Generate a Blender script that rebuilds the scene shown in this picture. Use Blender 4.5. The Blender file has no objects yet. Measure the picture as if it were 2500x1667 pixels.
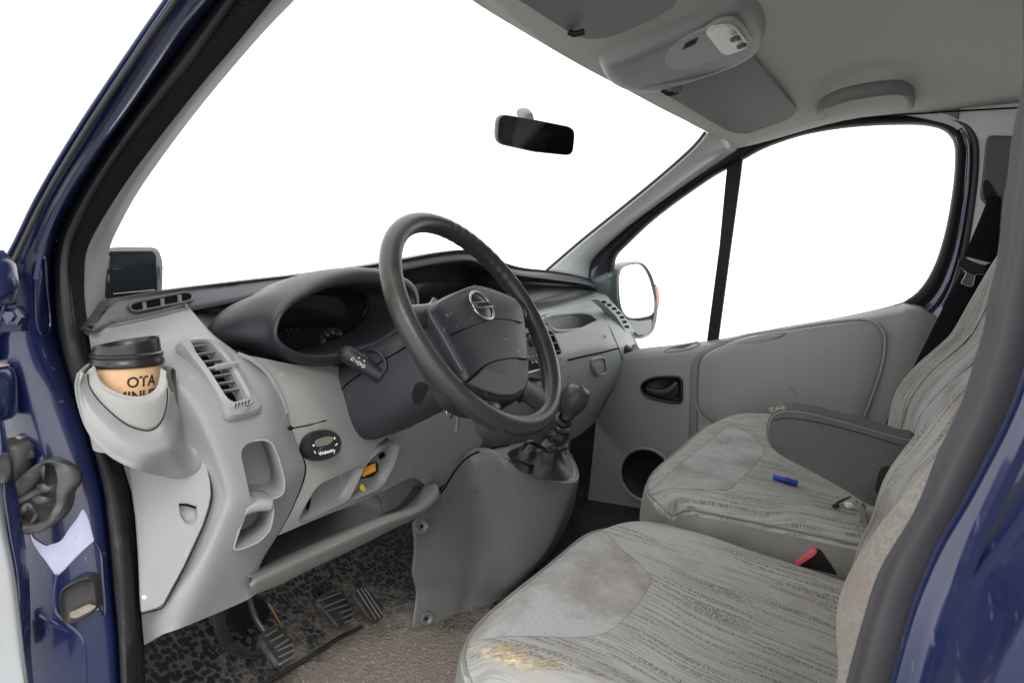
import bpy, bmesh, math, random
from mathutils import Vector as V, Matrix
random.seed(7)
R = math.radians
SC = bpy.context.scene
COL = SC.collection

# ------------------------------------------------------------------ camera, world, exposure
LENS_PX, CX, CY = 1701.0, 1250.0, 833.5          # focal length and centre in photograph pixels
CAM = V((-1.30, -0.12, 0.74)); HEADING = 27.9; PITCH = 5.7
cd = bpy.data.cameras.new('camera'); cam = bpy.data.objects.new('camera', cd); COL.objects.link(cam)
cam.location = CAM; cam.rotation_euler = (R(90 - PITCH), 0, R(HEADING - 90))
cd.sensor_width = 36; cd.lens = LENS_PX / 2500 * 36; cd.clip_start = 0.02; cd.clip_end = 200
cd.dof.use_dof = True; cd.dof.focus_distance = 1.25; cd.dof.aperture_fstop = 15.0
SC.camera = cam
wd = bpy.data.worlds.new('World'); SC.world = wd; wd.use_nodes = True
nt = wd.node_tree; nt.nodes.clear()
wo = nt.nodes.new('ShaderNodeOutputWorld'); bg = nt.nodes.new('ShaderNodeBackground')
tc = nt.nodes.new('ShaderNodeTexCoord'); sp = nt.nodes.new('ShaderNodeSeparateXYZ'); rp = nt.nodes.new('ShaderNodeValToRGB')
mr = nt.nodes.new('ShaderNodeMapRange'); mr.inputs[1].default_value = -1; mr.inputs[2].default_value = 1
nt.links.new(tc.outputs['Generated'], sp.inputs[0]); nt.links.new(sp.outputs['Z'], mr.inputs[0])
nt.links.new(mr.outputs[0], rp.inputs[0]); nt.links.new(rp.outputs[0], bg.inputs[0]); nt.links.new(bg.outputs[0], wo.inputs[0])
rp.color_ramp.elements[0].position = 0.30; rp.color_ramp.elements[0].color = (.30, .30, .30, 1)   # pale ground far below
rp.color_ramp.elements[1].position = 0.40; rp.color_ramp.elements[1].color = (1, 1, 1, 1)         # blank white overcast sky
bg.inputs[1].default_value = 2.0
sl = bpy.data.lights.new('sun', 'SUN'); so = bpy.data.objects.new('sun', sl); COL.objects.link(so)
sl.energy = 1.3; sl.angle = R(24); sl.color = (1, .98, .95)
so.rotation_euler = V((0.55, 0.50, -0.75)).to_track_quat('-Z', 'Y').to_euler()
SC.view_settings.view_transform = 'Standard'; SC.view_settings.look = 'None'
SC.view_settings.exposure = 0; SC.view_settings.gamma = 1

# ------------------------------------------------------------------ points from the survey of the photograph
_h, _p = R(HEADING), R(PITCH)
FW = V((math.cos(_h) * math.cos(_p), math.sin(_h) * math.cos(_p), -math.sin(_p)))
RT = V((math.sin(_h), -math.cos(_h), 0)); UP = RT.cross(FW)
def ray(px, py): return FW + RT * ((px - CX) / LENS_PX) - UP * ((py - CY) / LENS_PX)
def at(px, py, x=None, y=None, z=None):
    d = ray(px, py)
    for i, v in enumerate((x, y, z)):
        if v is not None: return CAM + d * ((v - CAM[i]) / d[i])
def pl(px, py, p0, n):
    d = ray(px, py); return CAM + d * ((V(p0) - CAM).dot(V(n)) / d.dot(V(n)))
def _ax(k, v, pts): return [at(p[0], p[1], **{k: (p[2] if len(p) > 2 else v)}) for p in pts]
def XX(v, *pts): return _ax('x', v, pts)
def YY(v, *pts): return _ax('y', v, pts)
def ZZ(v, *pts): return _ax('z', v, pts)
def PL(p0, n, *pts): return [pl(a, b, p0, n) for a, b in pts]

# ------------------------------------------------------------------ curves and meshes
def crv(a, b, c, d, t):
    return 0.5 * ((2 * b) + (c - a) * t + (2 * a - 5 * b + 4 * c - d) * t * t + (3 * b - a - 3 * c + d) * t ** 3)
def sub(L, k, closed=False):
    n = len(L)
    if k <= 1 or n < 2: return list(L)
    out = []
    for i in range(n if closed else n - 1):
        g = (lambda j: L[j % n]) if closed else (lambda j: L[j] if 0 <= j < n else (L[0] * 2 - L[1] if j < 0 else L[-1] * 2 - L[-2]))
        for s in range(k): out.append(crv(g(i - 1), g(i), g(i + 1), g(i + 2), s / k))
    if not closed: out.append(L[-1].copy())
    return out
def res(L, n, closed=False, k=10):
    D = sub(L, k, closed) if k > 1 else list(L)
    if closed: D = D + [D[0]]
    acc = [0]
    for a, b in zip(D, D[1:]): acc.append(acc[-1] + (b - a).length)
    out, j = [], 0
    m = n if closed else n - 1
    for i in range(n):
        t = acc[-1] * i / m
        while j < len(acc) - 2 and acc[j + 1] < t: j += 1
        s = acc[j + 1] - acc[j]
        out.append(D[j].lerp(D[j + 1], (t - acc[j]) / s if s > 1e-9 else 0))
    return out
def rnd(pts, r, n=5):
    """closed outline with its corners rounded off"""
    out = []; m = len(pts)
    for i in range(m):
        a, b, c = pts[i - 1], pts[i], pts[(i + 1) % m]
        ra = min(r, (a - b).length * .45); rc = min(r, (c - b).length * .45)
        p, q = b + (a - b).normalized() * ra, b + (c - b).normalized() * rc
        for k in range(n + 1):
            t = k / n; out.append(p * (1 - t) ** 2 + b * 2 * t * (1 - t) + q * t * t)
    return out
def grid(rows, ku=4, kv=4, cu=False, cv=False):
    rr = [sub(r, ku, cu) for r in rows]
    cols = [sub([r[i] for r in rr], kv, cv) for i in range(len(rr[0]))]
    return [[c[j] for c in cols] for j in range(len(cols[0]))]
def gmesh(rows, cu=False, cv=False, cap0=False, cap1=False):
    m, n = len(rows), len(rows[0])
    vs = [p for r in rows for p in r]; fs = []
    for j in range(m if cv else m - 1):
        for i in range(n if cu else n - 1):
            a = j * n + i; b = j * n + (i + 1) % n; c = ((j + 1) % m) * n + (i + 1) % n; d = ((j + 1) % m) * n + i
            fs.append((a, b, c, d))
    if cap0: fs.append(tuple(range(n))[::-1])
    if cap1: fs.append(tuple((m - 1) * n + i for i in range(n)))
    return vs, fs
def setup(o, parent):
    if parent is not None:
        o.parent = parent
        w = V((0, 0, 0)); q = parent
        while q is not None: w += q.location; q = q.parent
        o.matrix_parent_inverse = Matrix.Translation(-w)
def mk(name, vf, mat, parent=None, smooth=True, solid=0, off=-1, bevel=0, seg=2, subd=0, face=True, label=None, ang=40, closed=False):
    vs, fs = vf
    me = bpy.data.meshes.new(name); me.from_pydata([tuple(v) for v in vs], [], fs); me.validate()
    bm = bmesh.new(); bm.from_mesh(me)
    bmesh.ops.remove_doubles(bm, verts=bm.verts, dist=1e-6)
    bmesh.ops.recalc_face_normals(bm, faces=bm.faces)
    if face and not closed:      # open sheets: outer side is the one the cabin sees
        s = sum((f.normal.dot(CAM - f.calc_center_median()) * f.calc_area() for f in bm.faces))
        if s < 0: bmesh.ops.reverse_faces(bm, faces=bm.faces)
    bm.to_mesh(me); bm.free()
    o = bpy.data.objects.new(name, me); COL.objects.link(o)
    if mat is not None: me.materials.append(mat)
    if smooth:
        for p in me.polygons: p.use_smooth = True
    setup(o, parent)
    if subd:
        m = o.modifiers.new('s', 'SUBSURF'); m.levels = m.render_levels = subd
    if solid:
        m = o.modifiers.new('t', 'SOLIDIFY'); m.thickness = solid; m.offset = off
    if bevel:
        m = o.modifiers.new('b', 'BEVEL'); m.width = bevel; m.segments = seg; m.limit_method = 'ANGLE'; m.angle_limit = R(35)
    if smooth and not subd:
        try:
            bpy.context.view_layer.objects.active = o
            me.set_sharp_from_angle(angle=R(ang))
        except Exception: pass
    if label: o['label'] = label
    return o
def loft(name, curves, mat, parent=None, n=24, kv=3, cu=False, cv=False, cap=False, **k):
    rows = [res(c, n, cu) for c in curves]
    rows = grid(rows, 1, kv, cu, cv)
    return mk(name, gmesh(rows, cu, cv, cap, cap), mat, parent, **k)
def patch(name, rows, mat, parent=None, ku=4, kv=4, **k):
    return mk(name, gmesh(grid(rows, ku, kv)), mat, parent, **k)
def tube_vf(path, r, seg=10, closed=False, flat=1.0, upv=None):
    n = len(path); rs = r if isinstance(r, (list, tuple)) else [r] * n
    if len(rs) != n:
        rs = [rs[int(i * (len(rs) - 1) / (n - 1))] * (1 - (i * (len(rs) - 1) / (n - 1)) % 1) + rs[min(len(rs) - 1, int(i * (len(rs) - 1) / (n - 1)) + 1)] * ((i * (len(rs) - 1) / (n - 1)) % 1) for i in range(n)]
    rows = []; u = None
    for i in range(n):
        a = path[i - 1] if (i > 0 or closed) else path[i]; b = path[(i + 1) % n] if (i < n - 1 or closed) else path[i]
        t = (b - a).normalized()
        if upv is not None: u = (upv - t * upv.dot(t)).normalized()
        elif u is None:
            u = t.orthogonal().normalized()
        else: u = (u - t * u.dot(t)).normalized()
        w = t.cross(u)
        rows.append([path[i] + (u * math.cos(6.28318 * s / seg) * flat + w * math.sin(6.28318 * s / seg)) * rs[i] for s in range(seg)])
    return gmesh(rows, True, closed, not closed, not closed)
def tube(name, path, r, mat, parent=None, seg=10, closed=False, n=0, flat=1.0, upv=None, **k):
    if n: path = res(path, n, closed)
    return mk(name, tube_vf(path, r, seg, closed, flat, upv), mat, parent, closed=True, **k)
def strip_vf(path, prof, outv, closed=False):
    """sweep a 2-D profile (a along the side direction, b along outv) on a path"""
    n = len(path); rows = []
    for i in range(n):
        a = path[max(i - 1, 0)] if not closed else path[i - 1]; b = path[min(i + 1, n - 1)] if not closed else path[(i + 1) % n]
        t = (b - a).normalized(); o = (outv - t * outv.dot(t)).normalized(); s = t.cross(o)
        rows.append([path[i] + s * p + o * q for p, q in prof])
    return gmesh(rows, True, closed, not closed, not closed)
def prism_vf(outline, vec):
    n = len(outline); vs = list(outline) + [p + V(vec) for p in outline]
    fs = [tuple(range(n)), tuple(range(2 * n - 1, n - 1, -1))] + [(i, i + n, (i + 1) % n + n, (i + 1) % n) for i in range(n)]
    return vs, fs
def prism(name, outline, vec, mat, parent=None, bevel=0, **k):
    return mk(name, prism_vf(outline, vec), mat, parent, bevel=bevel, closed=True, **k)
def cup_vf(outline, vec, shrink=.9):
    """open pocket: walls and a floor, no front"""
    n = len(outline); c = sum(outline, V((0, 0, 0))) / n; v = V(vec)
    A = outline; B = [c + (p - c) * (1 - (1 - shrink) * .35) + v * .85 for p in outline]; D = [c + (p - c) * shrink + v for p in outline]
    return gmesh([A, B, D], True, False, False, True)
def lathe_vf(prof, seg=28, mtx=None, a0=0, a1=360):
    full = abs(a1 - a0) >= 360; n = seg if full else seg + 1
    rows = []
    for r, z in prof:
        rows.append([V((r * math.cos(R(a0 + (a1 - a0) * i / seg)), r * math.sin(R(a0 + (a1 - a0) * i / seg)), z)) for i in range(n)])
    vs, fs = gmesh(rows, full, False)
    if mtx is not None: vs = [mtx @ v for v in vs]
    return vs, fs
def box_vf(c, s, rot=None):
    c = V(c); m = rot if rot is not None else Matrix.Identity(3)
    vs = [c + m @ V((sx * s[0] / 2, sy * s[1] / 2, sz * s[2] / 2)) for sx in (-1, 1) for sy in (-1, 1) for sz in (-1, 1)]
    return vs, [(0, 1, 3, 2), (4, 6, 7, 5), (0, 4, 5, 1), (2, 3, 7, 6), (0, 2, 6, 4), (1, 5, 7, 3)]
def join_vf(*L):
    vs, fs = [], []
    for a, b in L:
        o = len(vs); vs += list(a); fs += [tuple(i + o for i in f) for f in b]
    return vs, fs
def bake(o):
    bpy.context.view_layer.update()
    dg = bpy.context.evaluated_depsgraph_get()
    me = bpy.data.meshes.new_from_object(o.evaluated_get(dg)); o.modifiers.clear(); o.data = me
def cut(o, *cutters):
    """open real holes: (outline, push vector) pairs"""
    for ol, vec in cutters:
        v = V(vec); c = mk('cutter', prism_vf([p - v * .6 for p in ol], v * 1.9), None, closed=True, smooth=False)
        m = o.modifiers.new('c', 'BOOLEAN'); m.object = c; m.operation = 'DIFFERENCE'; m.solver = 'EXACT'
        bake(o); bpy.data.objects.remove(c)
    for p in o.data.polygons: p.use_smooth = True
    o.data.set_sharp_from_angle(angle=R(32))
def frame(t, n):
    """matrix whose X runs along t, Z along n"""
    n = V(n).normalized(); t = (V(t) - n * V(t).dot(n)).normalized(); y = n.cross(t)
    return Matrix((t, y, n)).transposed().to_4x4()
def text_vf(s, size, mtx, ext=.0004, bold=0.0, bend=None, align='CENTER'):
    cu = bpy.data.curves.new('txt', 'FONT'); cu.body = s; cu.size = size; cu.extrude = ext; cu.offset = bold
    cu.align_x = align; cu.align_y = 'CENTER'; cu.resolution_u = 3
    o = bpy.data.objects.new('txt', cu); COL.objects.link(o); bpy.context.view_layer.update()
    me = bpy.data.meshes.new_from_object(o.evaluated_get(bpy.context.evaluated_depsgraph_get()))
    vs = [v.co.copy() for v in me.vertices]; fs = [tuple(p.vertices) for p in me.polygons]
    bpy.data.objects.remove(o); bpy.data.meshes.remove(me)
    if bend: vs = [bend(v) for v in vs]
    return [mtx @ v for v in vs], fs
def empty(name, loc, label, cat):
    o = bpy.data.objects.new(name, None); COL.objects.link(o); o.location = loc
    o['label'] = label; o['category'] = cat; o.empty_display_size = .05
    return o

from mathutils.bvhtree import BVHTree
def snap(o, flip=False):
    """points on an object's own surface, d metres proud of it"""
    bpy.context.view_layer.update()
    me = bpy.data.meshes.new_from_object(o.evaluated_get(bpy.context.evaluated_depsgraph_get()))
    T = BVHTree.FromPolygons([v.co.copy() for v in me.vertices], [tuple(p.vertices) for p in me.polygons]); bpy.data.meshes.remove(me)
    def f(px, py, d=0.0):
        r = ray(px, py).normalized(); h, n, i, t = T.ray_cast(CAM, r)
        if h is None:
            q = CAM + r * max(.2, (sum((V(c) for c in o.bound_box), V((0, 0, 0))) / 8 - CAM).dot(r)); h, n, i, t = T.find_nearest(q)
        if n.dot(CAM - h) < 0: n = -n
        return h + n * d
    return f
# ------------------------------------------------------------------ materials
def nd(t, k, **kw):
    n = t.nodes.new(k)
    for a, b in kw.items():
        if a.startswith('i_'): n.inputs[a[2:].replace('_', ' ')].default_value = b
        else: setattr(n, a, b)
    return n
def mat(name, col, rough=.5, metal=0, bump=None, var=None, coat=0, spec=.5, scr=None, dirt=None, aniso=None):
    """bump=(scale,strength,distance) var=(scale,amount) dirt=(colour,scale,threshold)"""
    m = bpy.data.materials.new(name); m.use_nodes = True; t = m.node_tree; b = t.nodes['Principled BSDF']
    b.inputs['Base Color'].default_value = (*col, 1); b.inputs['Roughness'].default_value = rough; b.inputs['Metallic'].default_value = metal
    b.inputs['Coat Weight'].default_value = coat; b.inputs['Coat Roughness'].default_value = .06; b.inputs['Specular IOR Level'].default_value = spec
    c = nd(t, 'ShaderNodeTexCoord')
    base = None
    if var:
        n = nd(t, 'ShaderNodeTexNoise', i_Scale=var[0], i_Detail=6.0); t.links.new(c.outputs['Object'], n.inputs['Vector'])
        mx = nd(t, 'ShaderNodeMix', data_type='RGBA'); a = var[1]
        mx.inputs[6].default_value = (*[x * (1 - a) for x in col], 1); mx.inputs[7].default_value = (*[min(1, x * (1 + a)) for x in col], 1)
        t.links.new(n.outputs['Fac'], mx.inputs[0]); base = mx.outputs[2]
        rr = nd(t, 'ShaderNodeMapRange'); rr.inputs[3].default_value = max(.05, rough - .09); rr.inputs[4].default_value = min(1, rough + .09)
        t.links.new(n.outputs['Fac'], rr.inputs[0]); t.links.new(rr.outputs[0], b.inputs['Roughness'])
    if dirt:
        n = nd(t, 'ShaderNodeTexNoise', i_Scale=dirt[1], i_Detail=8.0, i_Roughness=.65); t.links.new(c.outputs['Object'], n.inputs['Vector'])
        r = nd(t, 'ShaderNodeMapRange'); r.inputs[1].default_value = dirt[2]; r.inputs[2].default_value = dirt[2] + .12
        t.links.new(n.outputs['Fac'], r.inputs[0])
        mx = nd(t, 'ShaderNodeMix', data_type='RGBA'); mx.inputs[6].default_value = (*col, 1); mx.inputs[7].default_value = (*dirt[0], 1)
        if base: t.links.new(base, mx.inputs[6])
        t.links.new(r.outputs[0], mx.inputs[0]); base = mx.outputs[2]
    if scr:      # fine pale scratches: (colour, scale, amount)
        mp = nd(t, 'ShaderNodeMapping'); mp.inputs['Rotation'].default_value = (.6, .4, .9); mp.inputs['Scale'].default_value = (1, 9, 1.5)
        n = nd(t, 'ShaderNodeTexNoise', i_Scale=scr[1], i_Detail=3.0); t.links.new(c.outputs['Object'], mp.inputs[0]); t.links.new(mp.outputs[0], n.inputs['Vector'])
        r = nd(t, 'ShaderNodeMapRange'); r.inputs[1].default_value = .68; r.inputs[2].default_value = .74; r.inputs[4].default_value = scr[2]
        t.links.new(n.outputs['Fac'], r.inputs[0])
        mx = nd(t, 'ShaderNodeMix', data_type='RGBA'); mx.inputs[6].default_value = (*col, 1); mx.inputs[7].default_value = (*scr[0], 1)
        if base: t.links.new(base, mx.inputs[6])
        t.links.new(r.outputs[0], mx.inputs[0]); base = mx.outputs[2]
    if base: t.links.new(base, b.inputs['Base Color'])
    if bump:
        n = nd(t, 'ShaderNodeTexNoise', i_Scale=bump[0], i_Detail=4.0)
        if aniso:
            mp = nd(t, 'ShaderNodeMapping'); mp.inputs['Scale'].default_value = aniso
            t.links.new(c.outputs['Object'], mp.inputs[0]); t.links.new(mp.outputs[0], n.inputs['Vector'])
        else: t.links.new(c.outputs['Object'], n.inputs['Vector'])
        bp = nd(t, 'ShaderNodeBump', i_Strength=bump[1], i_Distance=bump[2] if len(bump) > 2 else .002)
        t.links.new(n.outputs['Fac'], bp.inputs['Height']); t.links.new(bp.outputs[0], b.inputs['Normal'])
    return m
M = {}
M['grey'] = mat('light_grey_plastic', (.30, .308, .305), .40, bump=(300, .38, .0014), var=(7, .07), aniso=(1, 1, 2.6), scr=((.62, .62, .6), 26, .25))
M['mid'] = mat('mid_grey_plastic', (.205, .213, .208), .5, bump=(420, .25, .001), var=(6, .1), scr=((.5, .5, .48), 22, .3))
M['cons'] = mat('console_grey_plastic', (.212, .215, .214), .36, bump=(420, .25, .001), var=(5, .12), dirt=((.11, .10, .085), 5, .58))
M['door'] = mat('door_grey_green_plastic', (.30, .318, .306), .38, bump=(420, .25, .001), var=(5, .06))
M['hood'] = mat('hood_plastic', (.024, .026, .031), .42, bump=(600, .4, .001), var=(10, .12))
M['pad'] = mat('dark_dash_pad', (.085, .09, .10), .42, bump=(600, .5, .001), var=(10, .12))
M['dark'] = mat('charcoal_plastic', (.016, .017, .021), .45, bump=(500, .25, .001), var=(9, .2), scr=((.16, .15, .13), 24, .5))
M['black'] = mat('black_plastic', (.008, .008, .010), .5, spec=.3, var=(20, .2))
M['void'] = mat('unlit_black', (.004, .004, .005), .9, spec=.1)
M['wheel'] = mat('worn_wheel_rubber', (.036, .035, .034), .33, bump=(260, .35, .0012), var=(14, .3), dirt=((.062, .057, .05), 12, .58))
M['hub'] = mat('wheel_hub_plastic', (.020, .022, .028), .44, bump=(500, .25, .001), var=(12, .2), scr=((.3, .3, .3), 40, .35))
M['shroud'] = mat('column_shroud_plastic', (.036, .038, .046), .45, bump=(450, .3, .001), var=(9, .2), dirt=((.075, .072, .066), 9, .60), scr=((.25, .25, .24), 30, .35))
M['rubber'] = mat('black_rubber', (.034, .033, .032), .45, var=(25, .35), dirt=((.085, .08, .07), 14, .60), bump=(60, .3, .002))
M['seal'] = mat('weathered_rubber_seal', (.045, .045, .046), .5, var=(30, .3), dirt=((.11, .105, .095), 20, .60))
M['furry'] = mat('ribbed_seal_cloth', (.018, .018, .020), .85, spec=.2, bump=(260, .9, .004), aniso=(1, 1, 1))
M['boot'] = mat('dusty_boot_rubber', (.060, .058, .055), .42, var=(40, .35), dirt=((.13, .12, .105), 26, .58), bump=(60, .4, .002))
M['blue'] = mat('dark_blue_paint', (.006, .012, .062), .30, coat=.9, var=(9, .35), dirt=((.038, .040, .070), 13, .60), scr=((.13, .13, .24), 34, .7))
M['trim'] = mat('pillar_trim_grey', (.34, .34, .33), .6, bump=(500, .2, .001), var=(5, .04))
M['headliner'] = mat('headliner_cloth', (.61, .60, .56), .95, bump=(700, .5, .0012), var=(260, .16), spec=.1)
M['visor'] = mat('visor_vinyl', (.17, .185, .17), .6, bump=(60, .15, .002), var=(8, .08))
M['ohc'] = mat('overhead_plastic', (.27, .27, .26), .55, bump=(500, .2, .001), var=(6, .05))
M['vinyl'] = mat('seat_vinyl', (.17, .168, .155), .55, bump=(300, .4, .001), var=(9, .12))
M['chrome'] = mat('worn_chrome', (.55, .55, .55), .22, metal=1, var=(40, .2))
M['steel'] = mat('dull_steel', (.38, .37, .34), .42, metal=1, var=(40, .3), dirt=((.2, .16, .1), 40, .6))
M['white'] = mat('white_marking', (.78, .78, .78), .5)
M['ivory'] = mat('white_plastic', (.72, .72, .68), .4)
M['amber'] = mat('amber_plastic', (.80, .36, .03), .4)
M['yellow'] = mat('yellow_plastic', (.70, .60, .03), .4)
M['red'] = mat('red_plastic', (.50, .045, .05), .4)
M['bluepen'] = mat('blue_plastic', (.01, .06, .40), .35)
M['sticker'] = mat('faded_sticker', (.46, .46, .62), .6, var=(45, .12), dirt=((.20, .19, .3), 40, .63))
M['screen'] = mat('dark_screen', (.006, .008, .010), .08)
M['kraft'] = mat('kraft_paper', (.72, .46, .25), .75, var=(120, .14), bump=(300, .2, .0006))
M['ink'] = mat('black_ink', (.014, .012, .011), .7)
M['lid'] = mat('black_lid', (.016, .016, .018), .30)
M['foam'] = mat('torn_foam', (.66, .50, .25), .95, bump=(220, 1, .004), var=(90, .3), dirt=((.45, .33, .18), 60, .55))
M['belt'] = mat('belt_webbing', (.006, .007, .010), .8, spec=.12, bump=(900, .5, .001))
M['leatherette'] = mat('boot_leatherette', (.011, .011, .012), .4, bump=(350, .3, .001), var=(14, .2))
M['mirrorg'] = mat('mirror_glass', (.86, .92, .93), .03, metal=1)
M['mirrord'] = mat('dimmed_mirror_glass', (.045, .05, .05), .06, metal=1)
M['lens'] = mat('clear_ribbed_lens', (.62, .62, .58), .25, bump=(90, .5, .002), var=(60, .12), aniso=(1, 6, 1))
M['carpet'] = mat('dark_footwell_lining', (.012, .012, .014), .8, bump=(200, .6, .003), dirt=((.05, .048, .045), 14, .66))
M['armcloth'] = mat('armrest_cloth', (.098, .094, .090), .9, bump=(900, .5, .001), var=(120, .14), spec=.2)
def glass(name, tint=(1, 1, 1), refl=.05):
    m = bpy.data.materials.new(name); m.use_nodes = True; t = m.node_tree; t.nodes.clear()
    o = nd(t, 'ShaderNodeOutputMaterial'); a = nd(t, 'ShaderNodeBsdfTransparent'); a.inputs[0].default_value = (*tint, 1)
    g = nd(t, 'ShaderNodeBsdfGlossy'); g.inputs['Roughness'].default_value = .01; x = nd(t, 'ShaderNodeMixShader'); x.inputs[0].default_value = refl
    t.links.new(a.outputs[0], x.inputs[1]); t.links.new(g.outputs[0], x.inputs[2]); t.links.new(x.outputs[0], o.inputs[0]); return m
M['glass'] = glass('window_glass', (.985, .99, .985), .03)
def cloth(name, base, dark, ang=0.0, plain=False, stain=True):
    """worn seat cloth: rows of ragged broken dashes that run along the seat"""
    m = bpy.data.materials.new(name); m.use_nodes = True; t = m.node_tree; b = t.nodes['Principled BSDF']
    b.inputs['Roughness'].default_value = .95; b.inputs['Specular IOR Level'].default_value = .15
    b.inputs['Sheen Weight'].default_value = .12
    c = nd(t, 'ShaderNodeTexCoord'); L = t.links.new
    colr = nd(t, 'ShaderNodeMix', data_type='RGBA'); colr.inputs[6].default_value = (*base, 1); colr.inputs[7].default_value = (*dark, 1)
    fine = nd(t, 'ShaderNodeTexNoise', i_Scale=380.0, i_Detail=2.0); L(c.outputs['Object'], fine.inputs['Vector'])
    if plain:
        r = nd(t, 'ShaderNodeMapRange'); r.inputs[3].default_value = 0; r.inputs[4].default_value = .35; L(fine.outputs['Fac'], r.inputs[0]); L(r.outputs[0], colr.inputs[0])
    else:
        uv = nd(t, 'ShaderNodeAttribute'); uv.attribute_name = 'weave'; uv.attribute_type = 'GEOMETRY'
        # slow waviness so the lines swell and pinch
        wv = nd(t, 'ShaderNodeTexNoise', i_Scale=5.0, i_Detail=1.0); L(uv.outputs['Vector'], wv.inputs['Vector'])
        s1 = nd(t, 'ShaderNodeSeparateXYZ'); L(uv.outputs['Vector'], s1.inputs[0])
        dx = nd(t, 'ShaderNodeMath', operation='MULTIPLY_ADD'); L(wv.outputs['Fac'], dx.inputs[0]); dx.inputs[1].default_value = .05; L(s1.outputs['X'], dx.inputs[2])
        cb = nd(t, 'ShaderNodeCombineXYZ'); L(dx.outputs[0], cb.inputs[0]); L(s1.outputs['Y'], cb.inputs[1])
        def streak(sx, sy, lo, hi, off):
            mp = nd(t, 'ShaderNodeMapping'); mp.inputs['Scale'].default_value = (sx, sy, 1); mp.inputs['Location'].default_value = (off, off, 0)
            n = nd(t, 'ShaderNodeTexNoise', i_Scale=1.0, i_Detail=1.5); L(cb.outputs[0], mp.inputs[0]); L(mp.outputs[0], n.inputs['Vector'])
            r = nd(t, 'ShaderNodeMapRange'); r.inputs[1].default_value = lo; r.inputs[2].default_value = hi; L(n.outputs['Fac'], r.inputs[0]); return r.outputs[0]
        a = streak(210, 8.0, .48, .54, 3); d = streak(150, 430, .34, .56, 11); e = streak(34, 4.0, .33, .50, 23); f = streak(400, 11.0, .55, .62, 37)
        m0 = nd(t, 'ShaderNodeMath', operation='MULTIPLY'); L(a, m0.inputs[0]); L(d, m0.inputs[1])
        m1 = nd(t, 'ShaderNodeMath', operation='MULTIPLY'); L(m0.outputs[0], m1.inputs[0]); L(e, m1.inputs[1])
        m2 = nd(t, 'ShaderNodeMath', operation='MULTIPLY'); L(f, m2.inputs[0]); m2.inputs[1].default_value = .45 
        mx = nd(t, 'ShaderNodeMath', operation='MAXIMUM'); L(m1.outputs[0], mx.inputs[0]); L(m2.outputs[0], mx.inputs[1])
        m3 = nd(t, 'ShaderNodeMath', operation='MULTIPLY'); L(mx.outputs[0], m3.inputs[0]); m3.inputs[1].default_value = .85
        L(m3.outputs[0], colr.inputs[0])
    out = colr.outputs[2]
    if stain:
        n = nd(t, 'ShaderNodeTexNoise', i_Scale=6.5, i_Detail=9.0, i_Roughness=.65); L(c.outputs['Object'], n.inputs['Vector'])
        r = nd(t, 'ShaderNodeMapRange'); r.inputs[1].default_value = .52; r.inputs[2].default_value = .72; r.inputs[4].default_value = .75; L(n.outputs['Fac'], r.inputs[0])
        x = nd(t, 'ShaderNodeMix', data_type='RGBA', blend_type='MULTIPLY'); x.inputs[7].default_value = (.60, .53, .46, 1); L(r.outputs[0], x.inputs[0]); L(out, x.inputs[6]); out = x.outputs[2]
    L(out, b.inputs['Base Color'])
    bp = nd(t, 'ShaderNodeBump', i_Strength=.35, i_Distance=.001); L(fine.outputs['Fac'], bp.inputs['Height']); L(bp.outputs[0], b.inputs['Normal'])
    return m
M['pattern'] = cloth('patterned_seat_cloth', (.36, .345, .31), (.085, .078, .08))
M['suede'] = cloth('plain_seat_cloth', (.36, .365, .37), (.25, .25, .25), plain=True)
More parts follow.
